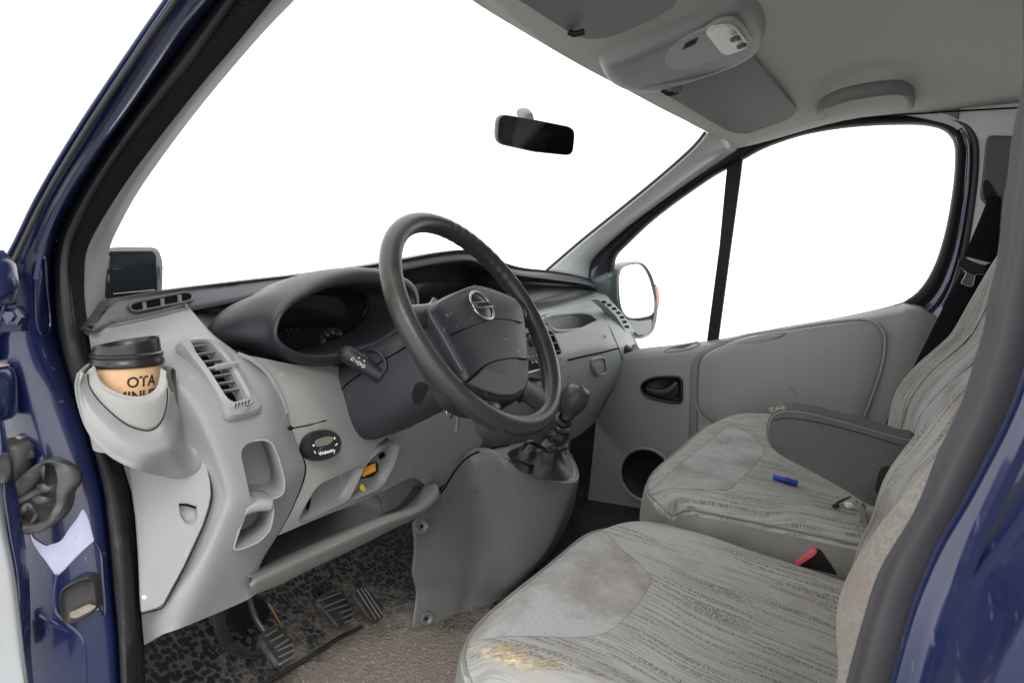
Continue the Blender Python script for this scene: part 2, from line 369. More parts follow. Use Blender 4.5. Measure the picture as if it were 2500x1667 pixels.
def mat_floor():
    m = bpy.data.materials.new('cell_rubber_mat'); m.use_nodes = True; t = m.node_tree; b = t.nodes['Principled BSDF']; L = t.links.new
    b.inputs['Roughness'].default_value = .6
    c = nd(t, 'ShaderNodeTexCoord')
    v = nd(t, 'ShaderNodeTexVoronoi', feature='F1', i_Scale=92.0, i_Randomness=.72); L(c.outputs['Object'], v.inputs['Vector'])
    e = nd(t, 'ShaderNodeMapRange'); e.inputs[1].default_value = .62; e.inputs[2].default_value = .48; L(v.outputs['Distance'], e.inputs[0])
    x = nd(t, 'ShaderNodeMix', data_type='RGBA'); x.inputs[6].default_value = (.11, .108, .105, 1); x.inputs[7].default_value = (.018, .018, .022, 1); L(e.outputs[0], x.inputs[0])
    n = nd(t, 'ShaderNodeTexNoise', i_Scale=11.0, i_Detail=12.0, i_Roughness=.74); L(c.outputs['Object'], n.inputs['Vector'])
    s = nd(t, 'ShaderNodeSeparateXYZ'); L(c.outputs['Object'], s.inputs[0])
    # trodden-in sand, thickest where the heels rest
    hx = nd(t, 'ShaderNodeMath', operation='SUBTRACT'); L(s.outputs['X'], hx.inputs[0]); hx.inputs[1].default_value = -.30
    hy = nd(t, 'ShaderNodeMath', operation='SUBTRACT'); L(s.outputs['Y'], hy.inputs[0]); hy.inputs[1].default_value = .64
    vv = nd(t, 'ShaderNodeCombineXYZ'); L(hx.outputs[0], vv.inputs[0]); L(hy.outputs[0], vv.inputs[1])
    ln = nd(t, 'ShaderNodeVectorMath', operation='LENGTH'); L(vv.outputs[0], ln.inputs[0])
    rr = nd(t, 'ShaderNodeMapRange'); rr.inputs[1].default_value = .12; rr.inputs[2].default_value = .42; rr.inputs[3].default_value = .32; rr.inputs[4].default_value = -.16; L(ln.outputs['Value'], rr.inputs[0])
    ad = nd(t, 'ShaderNodeMath', operation='ADD'); L(n.outputs['Fac'], ad.inputs[0]); L(rr.outputs[0], ad.inputs[1])
    dm = nd(t, 'ShaderNodeMapRange'); dm.inputs[1].default_value = .52; dm.inputs[2].default_value = .76; dm.inputs[4].default_value = .90; L(ad.outputs[0], dm.inputs[0])
    nr_ = nd(t, 'ShaderNodeMapRange'); nr_.inputs[1].default_value = .22; nr_.inputs[2].default_value = .62; nr_.inputs[3].default_value = 1; nr_.inputs[4].default_value = 0; L(ln.outputs['Value'], nr_.inputs[0])  # web darker away from the driver's heels, footwell shade put into its colour
    wb = nd(t, 'ShaderNodeMix', data_type='RGBA'); wb.inputs[6].default_value = (.030, .030, .030, 1); wb.inputs[7].default_value = (.15, .148, .14, 1); L(nr_.outputs[0], wb.inputs[0]); L(wb.outputs[2], x.inputs[6])
    x.inputs[7].default_value = (.012, .012, .015, 1)
    g = nd(t, 'ShaderNodeTexNoise', i_Scale=320.0, i_Detail=3.0); L(c.outputs['Object'], g.inputs['Vector'])
    sc = nd(t, 'ShaderNodeMix', data_type='RGBA'); sc.inputs[6].default_value = (.215, .178, .148, 1); sc.inputs[7].default_value = (.46, .40, .34, 1); L(g.outputs['Fac'], sc.inputs[0])
    y = nd(t, 'ShaderNodeMix', data_type='RGBA'); L(dm.outputs[0], y.inputs[0]); L(x.outputs[2], y.inputs[6]); L(sc.outputs[2], y.inputs[7]); L(y.outputs[2], b.inputs['Base Color'])
    iv = nd(t, 'ShaderNodeMath', operation='MULTIPLY_ADD'); L(e.outputs[0], iv.inputs[0]); iv.inputs[1].default_value = -.8; L(g.outputs['Fac'], iv.inputs[2])
    bp = nd(t, 'ShaderNodeBump', i_Strength=.8, i_Distance=.003); L(iv.outputs[0], bp.inputs['Height']); L(bp.outputs[0], b.inputs['Normal'])
    return m
M['mat'] = mat_floor()

# ================================================================== THE VAN
van = empty('van', (0, 0, 0), 'dark blue van seen through its open door, with worn grey cab interior', 'van')

# ---------------------------------------------------------------- floor, bulkheads and the shell that shuts the cab
YF = .98
fl = [[V((x, y, z)) for x in (-.80, -.4, 0, .4, .80)] for y, z in ((-.75, 0), (.2, 0), (.6, 0), (.80, .0), (.88, .02), (1.0, .12), (1.10, .26), (1.16, .40))]
patch('floor_mat', fl, M['mat'], van, 2, 3, solid=.02)
mk('firewall', box_vf((0, 1.20, .31), (1.66, .03, .62)), M['carpet'], van, smooth=False, closed=True)
mk('cab_side_lining', box_vf((-.815, 1.02, .31), (.02, .38, .62)), M['carpet'], van, smooth=False, closed=True)
mk('cab_side_lining', box_vf((.825, .30, .16), (.02, 1.8, .36)), M['carpet'], van, smooth=False, closed=True)
mk('cab_side_lining', box_vf((.845, .93, .33), (.02, .56, .66)), M['carpet'], van, smooth=False, closed=True)
mk('bulkhead', box_vf((0, -.80, .60), (1.7, .03, 1.24)), M['cons'], van, smooth=False, closed=True)

# ---------------------------------------------------------------- headliner
def hz(x, y):
    e = min(1.0, abs(x) / .76); t = max(0, min(1, (.32 - y) / .40)); ze = 1.080 + .058 * t * t * (3 - 2 * t)
    return ze + (.055 + .035 * (1 - math.exp(-max(-.2, (.42 - y)) / .3))) * (1 - e ** 3)
def onroof(px, py, drop=0.0):
    d = ray(px, py); lo, hi = .3, 4.0
    for i in range(400):
        t = .3 + i * .01; p = CAM + d * t
        if p.z > hz(p.x, p.y) - drop: break
    lo, hi = t - .01, t
    for i in range(30):
        m = (lo + hi) / 2; p = CAM + d * m
        if p.z > hz(p.x, p.y) - drop: hi = m
        else: lo = m
    return CAM + d * hi
hd = [onroof(*p) for p in ((1150, 0), (1300, 92), (1450, 178), (1600, 258), (1690, 304), (1728, 324))]
mid = V((0, (hd[0].y + .012), 0)); 
right = sorted([p for p in hd if p.x > 0.02], key=lambda p: p.x)
yfront = lambda x: (lambda ax: next((a.y + (b.y - a.y) * (ax - a.x) / (b.x - a.x) for a, b in zip(rf, rf[1:]) if a.x <= ax <= b.x), rf[-1].y))(abs(x))
_A = [(p.x * p.x, p.y) for p in right]; _n = len(_A); _sx = sum(a for a, b in _A); _sy = sum(b for a, b in _A)
_k = (_n * sum(a * b for a, b in _A) - _sx * _sy) / (_n * sum(a * a for a, b in _A) - _sx ** 2); _c = (_sy - _k * _sx) / _n
_HP = sub([V((-.85, .25, 0)), V((-.60, .385, 0))] + [V((p.x, p.y, 0)) for p in hd] + [V((.70, hd[-1].y - .012, 0)), V((.85, hd[-1].y - .04, 0))], 6)
def yfront(x):          # the header bows forward in the middle
    for a, b in zip(_HP, _HP[1:]):
        if a.x <= x <= b.x: return a.y + (b.y - a.y) * (x - a.x) / (b.x - a.x)
    return _HP[0].y if x < 0 else _HP[-1].y
rf = [V((0, right[0].y + .004, 0))] + right + [V((.80, right[-1].y - .06, 0))]
rows = []
xs = [-.76 + 1.52 * i / 40 for i in range(41)]
for j in range(26):
    s = j / 25
    rows.append([V((x, yfront(x) * (1 - s) + -.78 * s, hz(x, yfront(x) * (1 - s) + -.78 * s))) for x in xs])
lip = [p + V((0, .006, .006)) for p in rows[0]]; lip2 = [p + V((0, .012, .022)) for p in rows[0]]
liner = mk('headliner', gmesh([lip2, lip] + rows), M['headliner'], van, solid=.012)

tube('mat_edge', res(ZZ(.006, (600, 1700), (650, 1667), (705, 1632), (760, 1600), (812, 1566), (850, 1545), (884, 1528)), 30), .006, M['rubber'], van, 8, flat=.6, upv=V((0, 0, 1)))

# sun visors, rounded boards that lie just under the headliner
def board(name, pix, drop, thick, m, parent, r=.02, bevel=.006):
    pts = [onroof(a, b, drop) for a, b in pix]
    c = sum(pts, V((0, 0, 0))) / len(pts)
    n = (pts[1] - pts[0]).cross(pts[len(pts) // 2] - pts[0]).normalized()
    if n.z < 0: n = -n
    ol = rnd(pts, r)
    return prism(name, ol, n * thick, m, parent, bevel=bevel, seg=3)
vis = board('sun_visor', [(1602, 200), (1815, 128), (1830, 130), (1944, 264), (1944, 278), (1924, 294), (1826, 329), (1795, 328), (1772, 321), (1632, 240), (1602, 217)], .012, .011, M['visor'], van, .012)
vis['label'] = 'grey sun visor on the passenger side beside the dome light'
tube('visor_clip', [onroof(1618, 222, .024), onroof(1632, 230, .028), onroof(1655, 226, .028)], .005, M['black'], vis, 8, n=8)
mk('visor_pivot', lathe_vf([(0, 0), (.012, 0), (.014, .01), (.012, .02)], 16, Matrix.Translation(onroof(1650, 232, .03))), M['visor'], vis, closed=True)
vis2 = board('sun_visor', [(1235, -10), (1300, -60), (1560, -90), (1665, -12), (1655, 14), (1600, 50), (1500, 92), (1440, 101), (1395, 92), (1375, 78)], .022, .016, M['visor'], van, .015)
vis2['label'] = 'grey sun visor on the driver side, cut by the top of the view'
tube('visor_clip', [onroof(1388, 78, .024), onroof(1402, 84, .028), onroof(1425, 78, .028)], .005, M['black'], vis2, 8, n=8)

# overhead console with the dome light
oc = [(1468, 140), (1505, 122), (1600, 78), (1700, 32), (1770, 0), (1800, -14), (1835, -4), (1858, 28), (1866, 62), (1858, 95), (1842, 112), (1785, 142), (1700, 172), (1600, 202), (1560, 206), (1510, 196), (1476, 172)]
pts = [onroof(a, b, .002) for a, b in oc]
c = sum(pts, V((0, 0, 0))) / len(pts); dn = V((0, -.10, -1)).normalized()
def ring(k, d): return [c + (p - c) * k + dn * d for p in pts]
rows = [res(ring(k, d), 60, True) for k, d in ((1.03, -.004), (1.0, .006), (.97, .017), (.92, .024), (.80, .027))]
ocn = mk('overhead_console', gmesh(rows, True, False, False, True), M['ohc'], van, ang=60)
def onoc(px, py, d=.034): return pl(px, py, c + dn * (d - .004), dn)
# raised lamp carrier, speaker grille, lens and switches
ol = rnd([onoc(a, b, .036) for a, b in ((1602, 130), (1640, 112), (1730, 72), (1750, 56), (1795, 50), (1822, 74), (1840, 100), (1830, 112), (1790, 134), (1700, 165), (1655, 176), (1632, 166))], .012)
prism('lamp_carrier', ol, -dn * .010, mat('lamp_carrier_plastic', (.31, .31, .29), .5, bump=(500, .2, .001)), ocn, bevel=.004)
for i in range(6):
    a = onoc(1668 + i * 5.5, 122 - i * 2.6, .0365); b = onoc(1676 + i * 5.5, 106 - i * 2.6, .0365)
    tube('grille_slot', [a, b], .0011, M['void'], ocn, 6)
ol = rnd([onoc(a, b, .040) for a, b in ((1722, 84), (1738, 70), (1782, 62), (1802, 76), (1828, 112), (1824, 120), (1778, 137), (1762, 134))], .014)
ln = prism('lamp_lens', ol, -dn * .008, M['lens'], ocn, bevel=.003)
for a, b in ((1795, 96), (1811, 113)):
    q = onoc(a, b, .046); mk('lamp_switch', box_vf(q, (.017, .012, .008), frame((.5, .7, 0), dn).to_3x3()), mat('lamp_switch_plastic', (.10, .10, .09), .4), ocn, bevel=.003, closed=True)
# sunglass hollow at the front end
ol = res([onoc(a, b, .034) for a, b in ((1507, 170), (1530, 155), (1575, 140), (1598, 146), (1602, 158), (1588, 176), (1560, 187), (1525, 184))], 40, True)
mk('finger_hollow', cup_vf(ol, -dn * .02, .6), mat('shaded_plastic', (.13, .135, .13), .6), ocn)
tube('hollow_rim', ol, .0022, M['ohc'], ocn, 8, True)

# grab handle over the passenger door
def onx(px, py, x): return at(px, py, x=x)
gp = [(2008, 283), (2006, 268), (2016, 252), (2060, 233), (2130, 219), (2190, 214), (2212, 222), (2221, 240), (2222, 256)]
gh = tube('grab_handle', [onroof(a, b, .010 + .030 * math.sin(math.pi * i / 8) ** .6) for i, (a, b) in enumerate(gp)], [.012, .013, .015, .017, .017, .017, .016, .014, .012], M['visor'], van, 12, n=36, upv=V((1, 0, 0)), flat=.75)

# ---------------------------------------------------------------- driver-side door opening: painted jamb, seals, pillar trim
A = [(423, 0), (347, 108), (206, 315), (108, 477), (54, 586), (0, 700), (-40, 800)]
Cc = [(534, 0), (477, 70), (380, 200), (271, 352), (190, 477), (146, 564), (130, 624), (129, 700), (132, 750), (140, 812), (160, 892), (195, 1002), (225, 1090), (252, 1200), (262, 1282), (269, 1350), (277, 1450), (287, 1550), (294, 1690)]
Dd = [(578, 0), (477, 143), (380, 262), (304, 360), (239, 458), (190, 553), (172, 600), (166, 650), (168, 700), (173, 752), (182, 812), (198, 890), (222, 990), (258, 1110), (282, 1167), (297, 1235), (303, 1282), (312, 1350), (320, 1450), (323, 1550), (324, 1690)]
Ee = [(666, 0), (575, 110), (488, 212), (380, 348), (304, 451), (239, 554), (211, 614), (206, 660), (206, 720), (213, 785), (222, 850), (240, 930), (265, 1020), (300, 1105), (322, 1200), (333, 1290), (337, 1360), (340, 1450), (348, 1525), (353, 1600), (356, 1690)]
Ff = [(718, 0), (624, 99), (504, 240), (412, 359), (336, 467), (293, 543), (271, 588), (264, 610), (258, 650), (252, 715), (250, 748)]
def ext(L): return [(L[0][0] * 2 - L[1][0], L[0][1] * 2 - L[1][1])] + L
A, Cc, Dd, Ee, Ff = map(ext, (A, Cc, Dd, Ee, Ff))
# the jamb as a developed sheet: outer skin edge -> step -> flange under the seal
upA = XX(-.870, *A[:6]); 
J0 = XX(-.872, (480, -80), (423, 0), (347, 108), (206, 315), (108, 477), (54, 586), (-5, 700), (-30, 800), (-40, 900), (-45, 1050), (-45, 1200), (-40, 1350), (-30, 1500), (-20, 1690))
J1 = XX(-.862, (496, -82), (440, 0), (366, 108), (232, 315), (132, 477), (84, 586), (38, 700), (30, 800), (34, 900), (50, 1050), (70, 1200), (80, 1350), (92, 1500), (102, 1690))
J2 = XX(-.838, (560, -90), (478, 20), (425, 90), (308, 265), (185, 440), (122, 560), (95, 690), (92, 800), (104, 900), (140, 1050), (172, 1200), (186, 1350), (198, 1500), (206, 1690))
J3 = XX(-.815, (575, -60), (520, 8), (470, 70), (372, 200), (240, 385), (140, 560), (120, 690), (122, 800), (148, 900), (195, 1050), (232, 1200), (248, 1350), (262, 1500), (272, 1690))
J4 = XX(-.800, *Cc)
ins = [p + V((.03, .02, 0)) for p in res(J4, 40)]
jamb = loft('door_jamb', [J0, J1, J2, J3, J4, ins], M['blue'], van, n=70, kv=4, solid=.003, label='dark blue painted front jamb of the open driver door, with hinges and cable boot')
back = loft('pillar_skin', [[p + V((-.002, .006, 0)) for p in res(J0, 40)], [p + V((.05, .06, 0)) for p in res(J0, 40)]], M['blue'], jamb, n=50, solid=.003)
strip = loft('windscreen_moulding', [XX(-.868, (458, -82), (401, 0), (320, 119), (184, 336), (81, 504), (33, 602), (-12, 700)), XX(-.871, (470, -84), (412, 0), (333, 114), (195, 326), (95, 490), (44, 594), (-4, 700)), XX(-.873, (482, -82), (425, 0), (349, 108), (208, 315), (110, 477), (56, 586), (2, 700))], M['rubber'], van, n=40, solid=.004)
mk('pillar_gutter', strip_vf(res(XX(-.855, (520, -75), (455, 20), (400, 100), (270, 300), (165, 460), (108, 585), (88, 680)), 40), [(-.004, 0), (0, .003), (.004, 0), (0, -.003)], V((-1, 0, 0))), M['blue'], jamb, closed=True)
# outer rubber lip and inner ribbed seal
mid1 = [(635, -106), (556, 0), (477, 106), (380, 231), (288, 356), (215, 468), (167, 560), (150, 620), (147, 700), (152, 752), (161, 812), (179, 891), (208, 996), (242, 1100), (268, 1190), (282, 1280), (291, 1350), (299, 1450), (305, 1550), (309, 1690)]
seal = loft('door_seal', [XX(-.800, *Cc), XX(-.812, *mid1), XX(-.790, *Dd), [p + V((.012, .01, 0)) for p in res(XX(-.79, *Dd), 40)]], M['seal'], van, n=90, kv=4, solid=.003)
rb = []
Ds, Es = res(XX(-.788, *Dd), 620), res(XX(-.768, *Ee), 620)
rows = []
for k in range(7):
    s = k / 6; b = math.sin(math.pi * s)
    rows.append([Ds[i].lerp(Es[i], s) + V((-.010 * b - .0014 * b * math.sin(i * 1.9 + 1.2 * math.sin(i * .37)), 0, 0)) for i in range(620)])
mk('ribbed_seal', gmesh(rows), M['furry'], van, solid=.004)
# grey inner pillar cover
tr = loft('pillar_trim', [XX(-.766, *Ee[:12]), XX(-.752, (782, -105), (690, 0), (598, 105), (495, 226), (396, 354), (320, 459), (266, 549), (238, 605), (228, 660), (226, 720), (228, 775), (232, 800)), XX(-.715, *Ff), XX(-.700, *[(a + 4, b - 2) for a, b in Ff])], M['trim'], van, n=50, kv=3, solid=.004, label='grey pillar cover on the driver side of the windscreen')
# mirror image of the windscreen edge is used for the glass
# ---- things on the jamb
onj = snap(jamb)
hg = prism('hinge', rnd([onj(a, b, .012) for a, b in ((-20, 736), (18, 734), (40, 742), (49, 762), (48, 800), (50, 806), (22, 806), (12, 830), (12, 862), (4, 880), (-20, 885))], .002), V((.016, .012, 0)), M['blue'], jamb, bevel=.001)
mk('hinge_bolt', lathe_vf([(0, .008), (.006, .008), (.0065, .002), (.011, .001), (.011, -.004)], 6, Matrix.Translation(onj(36, 768, .013)) @ frame((0, 1, 0), (-1, -.6, .1))), M['blue'], jamb, smooth=False, closed=True)
hp = onj(26, 945, .030)
hk = mk('hinge_knuckle', lathe_vf([(0, .028), (.020, .028), (.026, .024), (.028, .014), (.028, -.026), (.022, -.032), (0, -.032)], 28, Matrix.Translation(hp)), M['blue'], jamb, closed=True, ang=50)
mk('knuckle_cap', lathe_vf([(.009, .0288), (.018, .0292), (.0225, .0284)], 24, Matrix.Translation(hp)), mat('dusty_metal', (.30, .25, .23), .7, var=(60, .3)), hk)
# long pressed hollow
ol = rnd([onj(a, b, .0015) for a, b in ((88, 640), (106, 622), (110, 690), (118, 760), (120, 800), (112, 822), (96, 818), (86, 790), (84, 720))], .012)
tube('pressed_recess', ol, .0016, M['blue'], jamb, 8, True)
# crease lines pressed into the jamb
for cr_ in ([(140, 1402), (135, 1440), (134, 1490), (160, 1520), (190, 1545), (205, 1580), (208, 1690)], [(232, 1322), (246, 1350), (250, 1400), (256, 1500), (262, 1690)], [(98, 1500), (130, 1520), (170, 1540)]):
    tube('pressed_crease', res([onj(a, b, -.001) for a, b in cr_], 30), .0028, M['blue'], jamb, 8)
mk('jamb_screw', lathe_vf([(0, .004), (.003, .004), (.005, .001), (.005, -.003)], 10, Matrix.Translation(onj(54, 1068, .002)) @ frame((0, 1, 0), (-1, -.5, .1))), M['steel'], jamb, closed=True)
# door cable: grommet on the pillar and crumpled rubber boot
g0 = onj(54, 1130, .010)
ax = (onj(56, 1095, .012) - onj(46, 1180, .012)).normalized()
bt = mk('cable_grommet', lathe_vf([(0, .030), (.012, .030), (.017, .025), (.018, .0), (.017, -.03), (.014, -.045), (0, -.046)], 24, Matrix.Translation(g0) @ frame((1, .2, 0), ax)), M['boot'], jamb, closed=True, ang=60)
tube('grommet_flange', res([onj(a, b, .008) for a, b in ((26, 1100), (34, 1088), (52, 1083), (74, 1090), (86, 1106), (84, 1114), (66, 1100), (46, 1096))], 30, True), .0042, M['rubber'], bt, 8, True)
oo = [(128, 1116), (106, 1128), (82, 1154), (64, 1190), (54, 1214), (62, 1246), (78, 1280), (108, 1290), (136, 1278), (160, 1258), (176, 1228), (184, 1200), (199, 1172), (192, 1146), (172, 1126), (150, 1118)]
ii = [(132, 1130), (122, 1150), (108, 1176), (88, 1200), (72, 1214), (78, 1240), (96, 1258), (116, 1262), (138, 1252), (150, 1238), (158, 1214), (160, 1190), (162, 1166), (158, 1146), (148, 1134), (138, 1128)]
rg = lambda L, d, j=0: [onj(a, b, d + random.uniform(-j, j)) for a, b in L]
cm = sum(rg(ii, .01), V((0, 0, 0))) / len(ii)
rows = [rg(oo, -.002), rg(oo, .012, .003), [p.lerp(q, .3) for p, q in zip(rg(oo, .030), rg(ii, .030))], rg(ii, .026, .004), rg(ii, .012, .003), [p.lerp(cm, .5) for p in rg(ii, .004, .002)], [p.lerp(cm, .97) for p in rg(ii, .002)]]
boot = mk('cable_boot', gmesh(grid(rows, 3, 3, True), True), M['boot'], jamb, solid=.002, ang=50)
for wob in ([(55, 1216), (84, 1206), (112, 1190), (140, 1186), (152, 1188)], [(84, 1238), (100, 1222), (112, 1240), (104, 1262)], [(120, 1120), (126, 1142), (124, 1166)], [(108, 1206), (130, 1208), (150, 1214)], [(118, 1176), (136, 1180), (152, 1176)]):
    tube('boot_fold', res([onj(a, b, .020 + .004 * math.sin(i * 2)) for i, (a, b) in enumerate(wob)], 16), [.002, .0055, .0045, .002], M['boot'], boot, 8, upv=V((-1, 0, .2)), flat=.5)
# faded sticker under the boot, its top edge cut to the boot's cast shadow
st = [(75, 1292), (84, 1312), (112, 1330), (124, 1328), (150, 1318), (172, 1286), (190, 1262), (202, 1242), (213, 1258), (222, 1290), (229, 1318), (216, 1330), (184, 1362), (150, 1398), (138, 1403), (120, 1380), (98, 1348), (82, 1322)]
up_ = [V((a, b, 0)) for a, b in ((75, 1292), (84, 1312), (112, 1330), (124, 1328), (150, 1318), (172, 1286), (190, 1262), (202, 1242), (213, 1258), (222, 1290), (229, 1318))]
dn__ = [V((a, b, 0)) for a, b in ((75, 1294), (82, 1322), (98, 1348), (112, 1366), (124, 1384), (132, 1396), (138, 1403), (150, 1398), (184, 1362), (214, 1332), (229, 1319))]
uq, dq = sub(up_, 5), sub(dn__, 5)
mk('sticker', gmesh([[onj(*p.lerp(q, s)[:2], .0012) for p, q in zip(uq, dq)] for s in [k / 16 for k in range(17)]]), M['sticker'], jamb, solid=.0006)
# square rubber plug
qo = [(161, 1440), (168, 1424), (196, 1408), (226, 1397), (240, 1399), (248, 1410), (252, 1466), (246, 1478), (226, 1494), (190, 1510), (176, 1510), (166, 1500), (160, 1470)]
cc = sum((onj(a, b, .0) for a, b in qo), V((0, 0, 0))) / len(qo)
inn = V((.5, .30, 0)).normalized()
base_ = [onj(a, b, .0) for a, b in qo]
rq = lambda k, d: res([cc + (p - cc) * k - inn * d for p in base_], 48, True)
pg = mk('rubber_plug', gmesh([rq(1.02, 0), rq(1.0, .012), rq(.93, .014), rq(.86, .011), rq(.80, .0075), rq(.5, .007)], True, False, False, True), M['rubber'], jamb, ang=60)
mk('plug_dust', (lambda L: (L, [tuple(range(len(L)))]))([onj(a, b, .0085) for a, b in ((178, 1486), (196, 1478), (216, 1466), (232, 1470), (238, 1480), (222, 1490), (190, 1500), (178, 1496))]), mat('dried_mud', (.30, .26, .22), .95, var=(120, .5), bump=(200, 1, .003)), pg, smooth=False)
# door check lug
ck = mk('door_check', join_vf(prism_vf([onj(a, b, .020) for a, b in ((62, 1526), (92, 1508), (96, 1560), (80, 1580), (68, 1583))], V((.008, .004, 0))), prism_vf([onj(a, b, .026) for a, b in ((62, 1526), (70, 1526), (76, 1582), (67, 1583))], V((.012, .006, 0))), prism_vf([onj(a, b, .014) for a, b in ((74, 1494), (86, 1489), (90, 1510), (74, 1520))], V((.006, .004, 0)))), M['steel'], jamb, bevel=.0015, closed=True, smooth=False)

# open driver door: its edge shows at the far left
dp = [[at(a, b, x=x) for a, b, x in r] for r in (
    [(-60, 1150, -.93), (-10, 1150, -.915), (2, 1180, -.905)], [(-60, 1300, -.93), (-4, 1290, -.915), (16, 1290, -.905)], [(-60, 1420, -.93), (14, 1410, -.915), (39, 1415, -.905)],
    [(-60, 1580, -.93), (30, 1580, -.915), (59, 1587, -.905)], [(-60, 1720, -.93), (46, 1700, -.915), (74, 1700, -.905)])]
dd = patch('driver_door', dp, mat('door_card_grey', (.33, .34, .35), .55, bump=(300, .3, .001), var=(6, .12), scr=((.6, .6, .6), 16, .6)), van, 5, 5, solid=.004, label='open driver door, only its grey lining edge at the left')
ed = patch('door_edge', [[at(a, b, x=x) for a, b, x in r] for r in (
    [(-30, 1010, -.903), (-4, 1010, -.899), (8, 1020, -.890)], [(2, 1180, -.903), (14, 1180, -.899), (38, 1180, -.888)], [(16, 1290, -.903), (28, 1290, -.899), (56, 1290, -.886)], [(39, 1415, -.903), (50, 1415, -.899), (72, 1415, -.886)], [(59, 1587, -.903), (64, 1587, -.899), (76, 1587, -.888)], [(73, 1700, -.903), (76, 1700, -.899), (86, 1700, -.890)])], M['blue'], dd, 5, 5, solid=.003)
q = at(11, 1142, x=-.905)
mk('edge_hole', lathe_vf([(0, .001), (.005, .001), (.009, .002), (.0105, .0035), (.0115, .001), (.0115, -.002)], 24, Matrix.Translation(q) @ frame((0, 1, 0), (-.75, -.66, .05)) @ Matrix.Diagonal((.7, 1.5, 1, 1))), M['rubber'], ed, closed=True)
# exterior mirror of the driver side, a dark sliver beyond the pillar
mk('exterior_mirror', lathe_vf([(0, .05), (.03, .045), (.055, .02), (.06, -.02), (.045, -.05), (0, -.06)], 24, Matrix.Translation(at(-22, 672, x=-.93)) @ Matrix.Diagonal((.40, .34, .55, 1))), M['blue'], van, closed=True, ang=70, label='tip of the driver side exterior mirror, dark blue')

# ---------------------------------------------------------------- driver-side rear pillar (right edge of the view)
SL = [(2497, -60), (2496, 60), (2497, 200), (2472, 325), (2459, 437), (2447, 500), (2439, 600), (2428, 665), (2412, 725), (2402, 800), (2378, 880), (2348, 979), (2287, 1110), (2235, 1241), (2148, 1389), (2105, 1519), (2065, 1666), (2045, 1760)]
SR = [(2610, -60), (2605, 60), (2600, 200), (2590, 325), (2575, 437), (2565, 500), (2550, 600), (2535, 700), (2520, 790), (2500, 860), (2475, 945), (2440, 1030), (2405, 1101), (2340, 1223), (2279, 1328), (2218, 1476), (2165, 1666), (2140, 1760)]
sm = [((a[0] + b[0]) / 2 - 10, (a[1] + b[1]) / 2) for a, b in zip(SL, SR)]
s2 = [((a[0] * .82 + b[0] * .18), (a[1] * .82 + b[1] * .18)) for a, b in zip(SL, SR)]
loft('door_seal', [[p + V((.02, -.012, 0)) for p in res(XX(-.845, *SL), 40)], XX(-.845, *SL), XX(-.852, *s2), XX(-.862, *sm), XX(-.860, *SR), [p + V((.01, -.015, 0)) for p in res(XX(-.86, *SR), 40)]], mat('soft_black_seal', (.040, .038, .043), .6, var=(20, .3)), van, n=70, kv=4, solid=.003)
b0 = res(XX(-.858, *SR), 30)
rows = [[p + V((a, b, 0)) for p in b0] for a, b in ((.0, 0), (-.004, -.004), (-.012, -.003), (-.016, -.012), (-.03, -.018), (-.075, -.030), (-.082, -.045), (-.085, -.20))]
jb = mk('door_jamb', gmesh(grid(rows, 2, 3)), M['blue'], van, solid=.003, label='dark blue painted rear jamb at the right edge, behind the driver seat')
mk('pressed_crease', strip_vf(res(XX(-.885, (2520, 1030), (2440, 1200), (2380, 1330), (2330, 1480), (2290, 1680)), 30), [(-.004, 0), (0, .003), (.004, 0), (0, -.004)], V((-1, .4, 0))), M['blue'], jb, closed=True)

# outer skin of the van: front wing, roof and the rail over the driver door
wg = [[V((-.895, .83, z)), V((-.935, 1.05, z)), V((-.95, 1.35, z)), V((-.90, 1.62, z - .05)), V((-.70, 1.78, z - .10))] for z in (-.25, .1, .4, .58)]
wg.append([V((-.86, .83, .64)), V((-.90, 1.05, .63)), V((-.90, 1.35, .58)), V((-.84, 1.60, .48)), V((-.64, 1.74, .42))]); wg.append([V((-.70, 1.02, .665)), V((-.60, 1.18, .655)), V((-.55, 1.36, .60)), V((-.50, 1.58, .50)), V((-.40, 1.72, .43))])
patch('front_wing', wg, M['blue'], van, 4, 4, solid=.004)
patch('bonnet', [[V((x, 1.22 - .10 * (x / .8) ** 2, .640)) for x in (-.7, -.35, 0, .35, .7)], [V((x, 1.40, .59)) for x in (-.62, -.3, 0, .3, .62)], [V((x, 1.70 - .1 * (x / .6) ** 2, .44)) for x in (-.55, -.28, 0, .28, .55)]], M['blue'], van, 4, 5, solid=.004)
patch('roof', [[V((x, yfront(max(-.78, min(.78, x))) + .03 if s == 0 else yfront(0) * (1 - s) - .85 * s, hz(x, yfront(0) * (1 - s) - .85 * s) + (.030 if s == 0 else .055))) for x in (-.80, -.6, -.3, 0, .3, .6, .80)] for s in (0, .15, .4, .7, 1)], M['blue'], van, 4, 4, solid=.004)
ra_ = [at(612, -95, x=-.805), at(740, -250, x=-.808), V((-.812, .40, 1.165)), V((-.812, .24, 1.165)), V((-.81, .0, 1.185)), V((-.815, -.22, 1.18)), V((-.835, -.28, 1.13)), at(2560, -70, x=-.862) + V((0, -.04, 0))]
tube('roof_side_rail', res(ra_, 50), [.012, .018, .034, .04, .04, .04, .04, .04, .04, .04], M['blue'], van, 14, flat=.7, upv=V((1, 0, 0)))
tube('door_seal', [p + (V((.012, .004, -.002)) if i < 2 else V((.035, 0, -.034))) for i, p in enumerate(ra_)], .012, M['seal'], van, 10, n=60)

# ================================================================== DASHBOARD
def rowsY(*cols):
    """columns of (px, py, y) -> grid rows"""
    C_ = [[at(a, b, y=c) for a, b, c in col] for col in cols]
    return [[c[i] for c in C_] for i in range(len(C_[0]))]
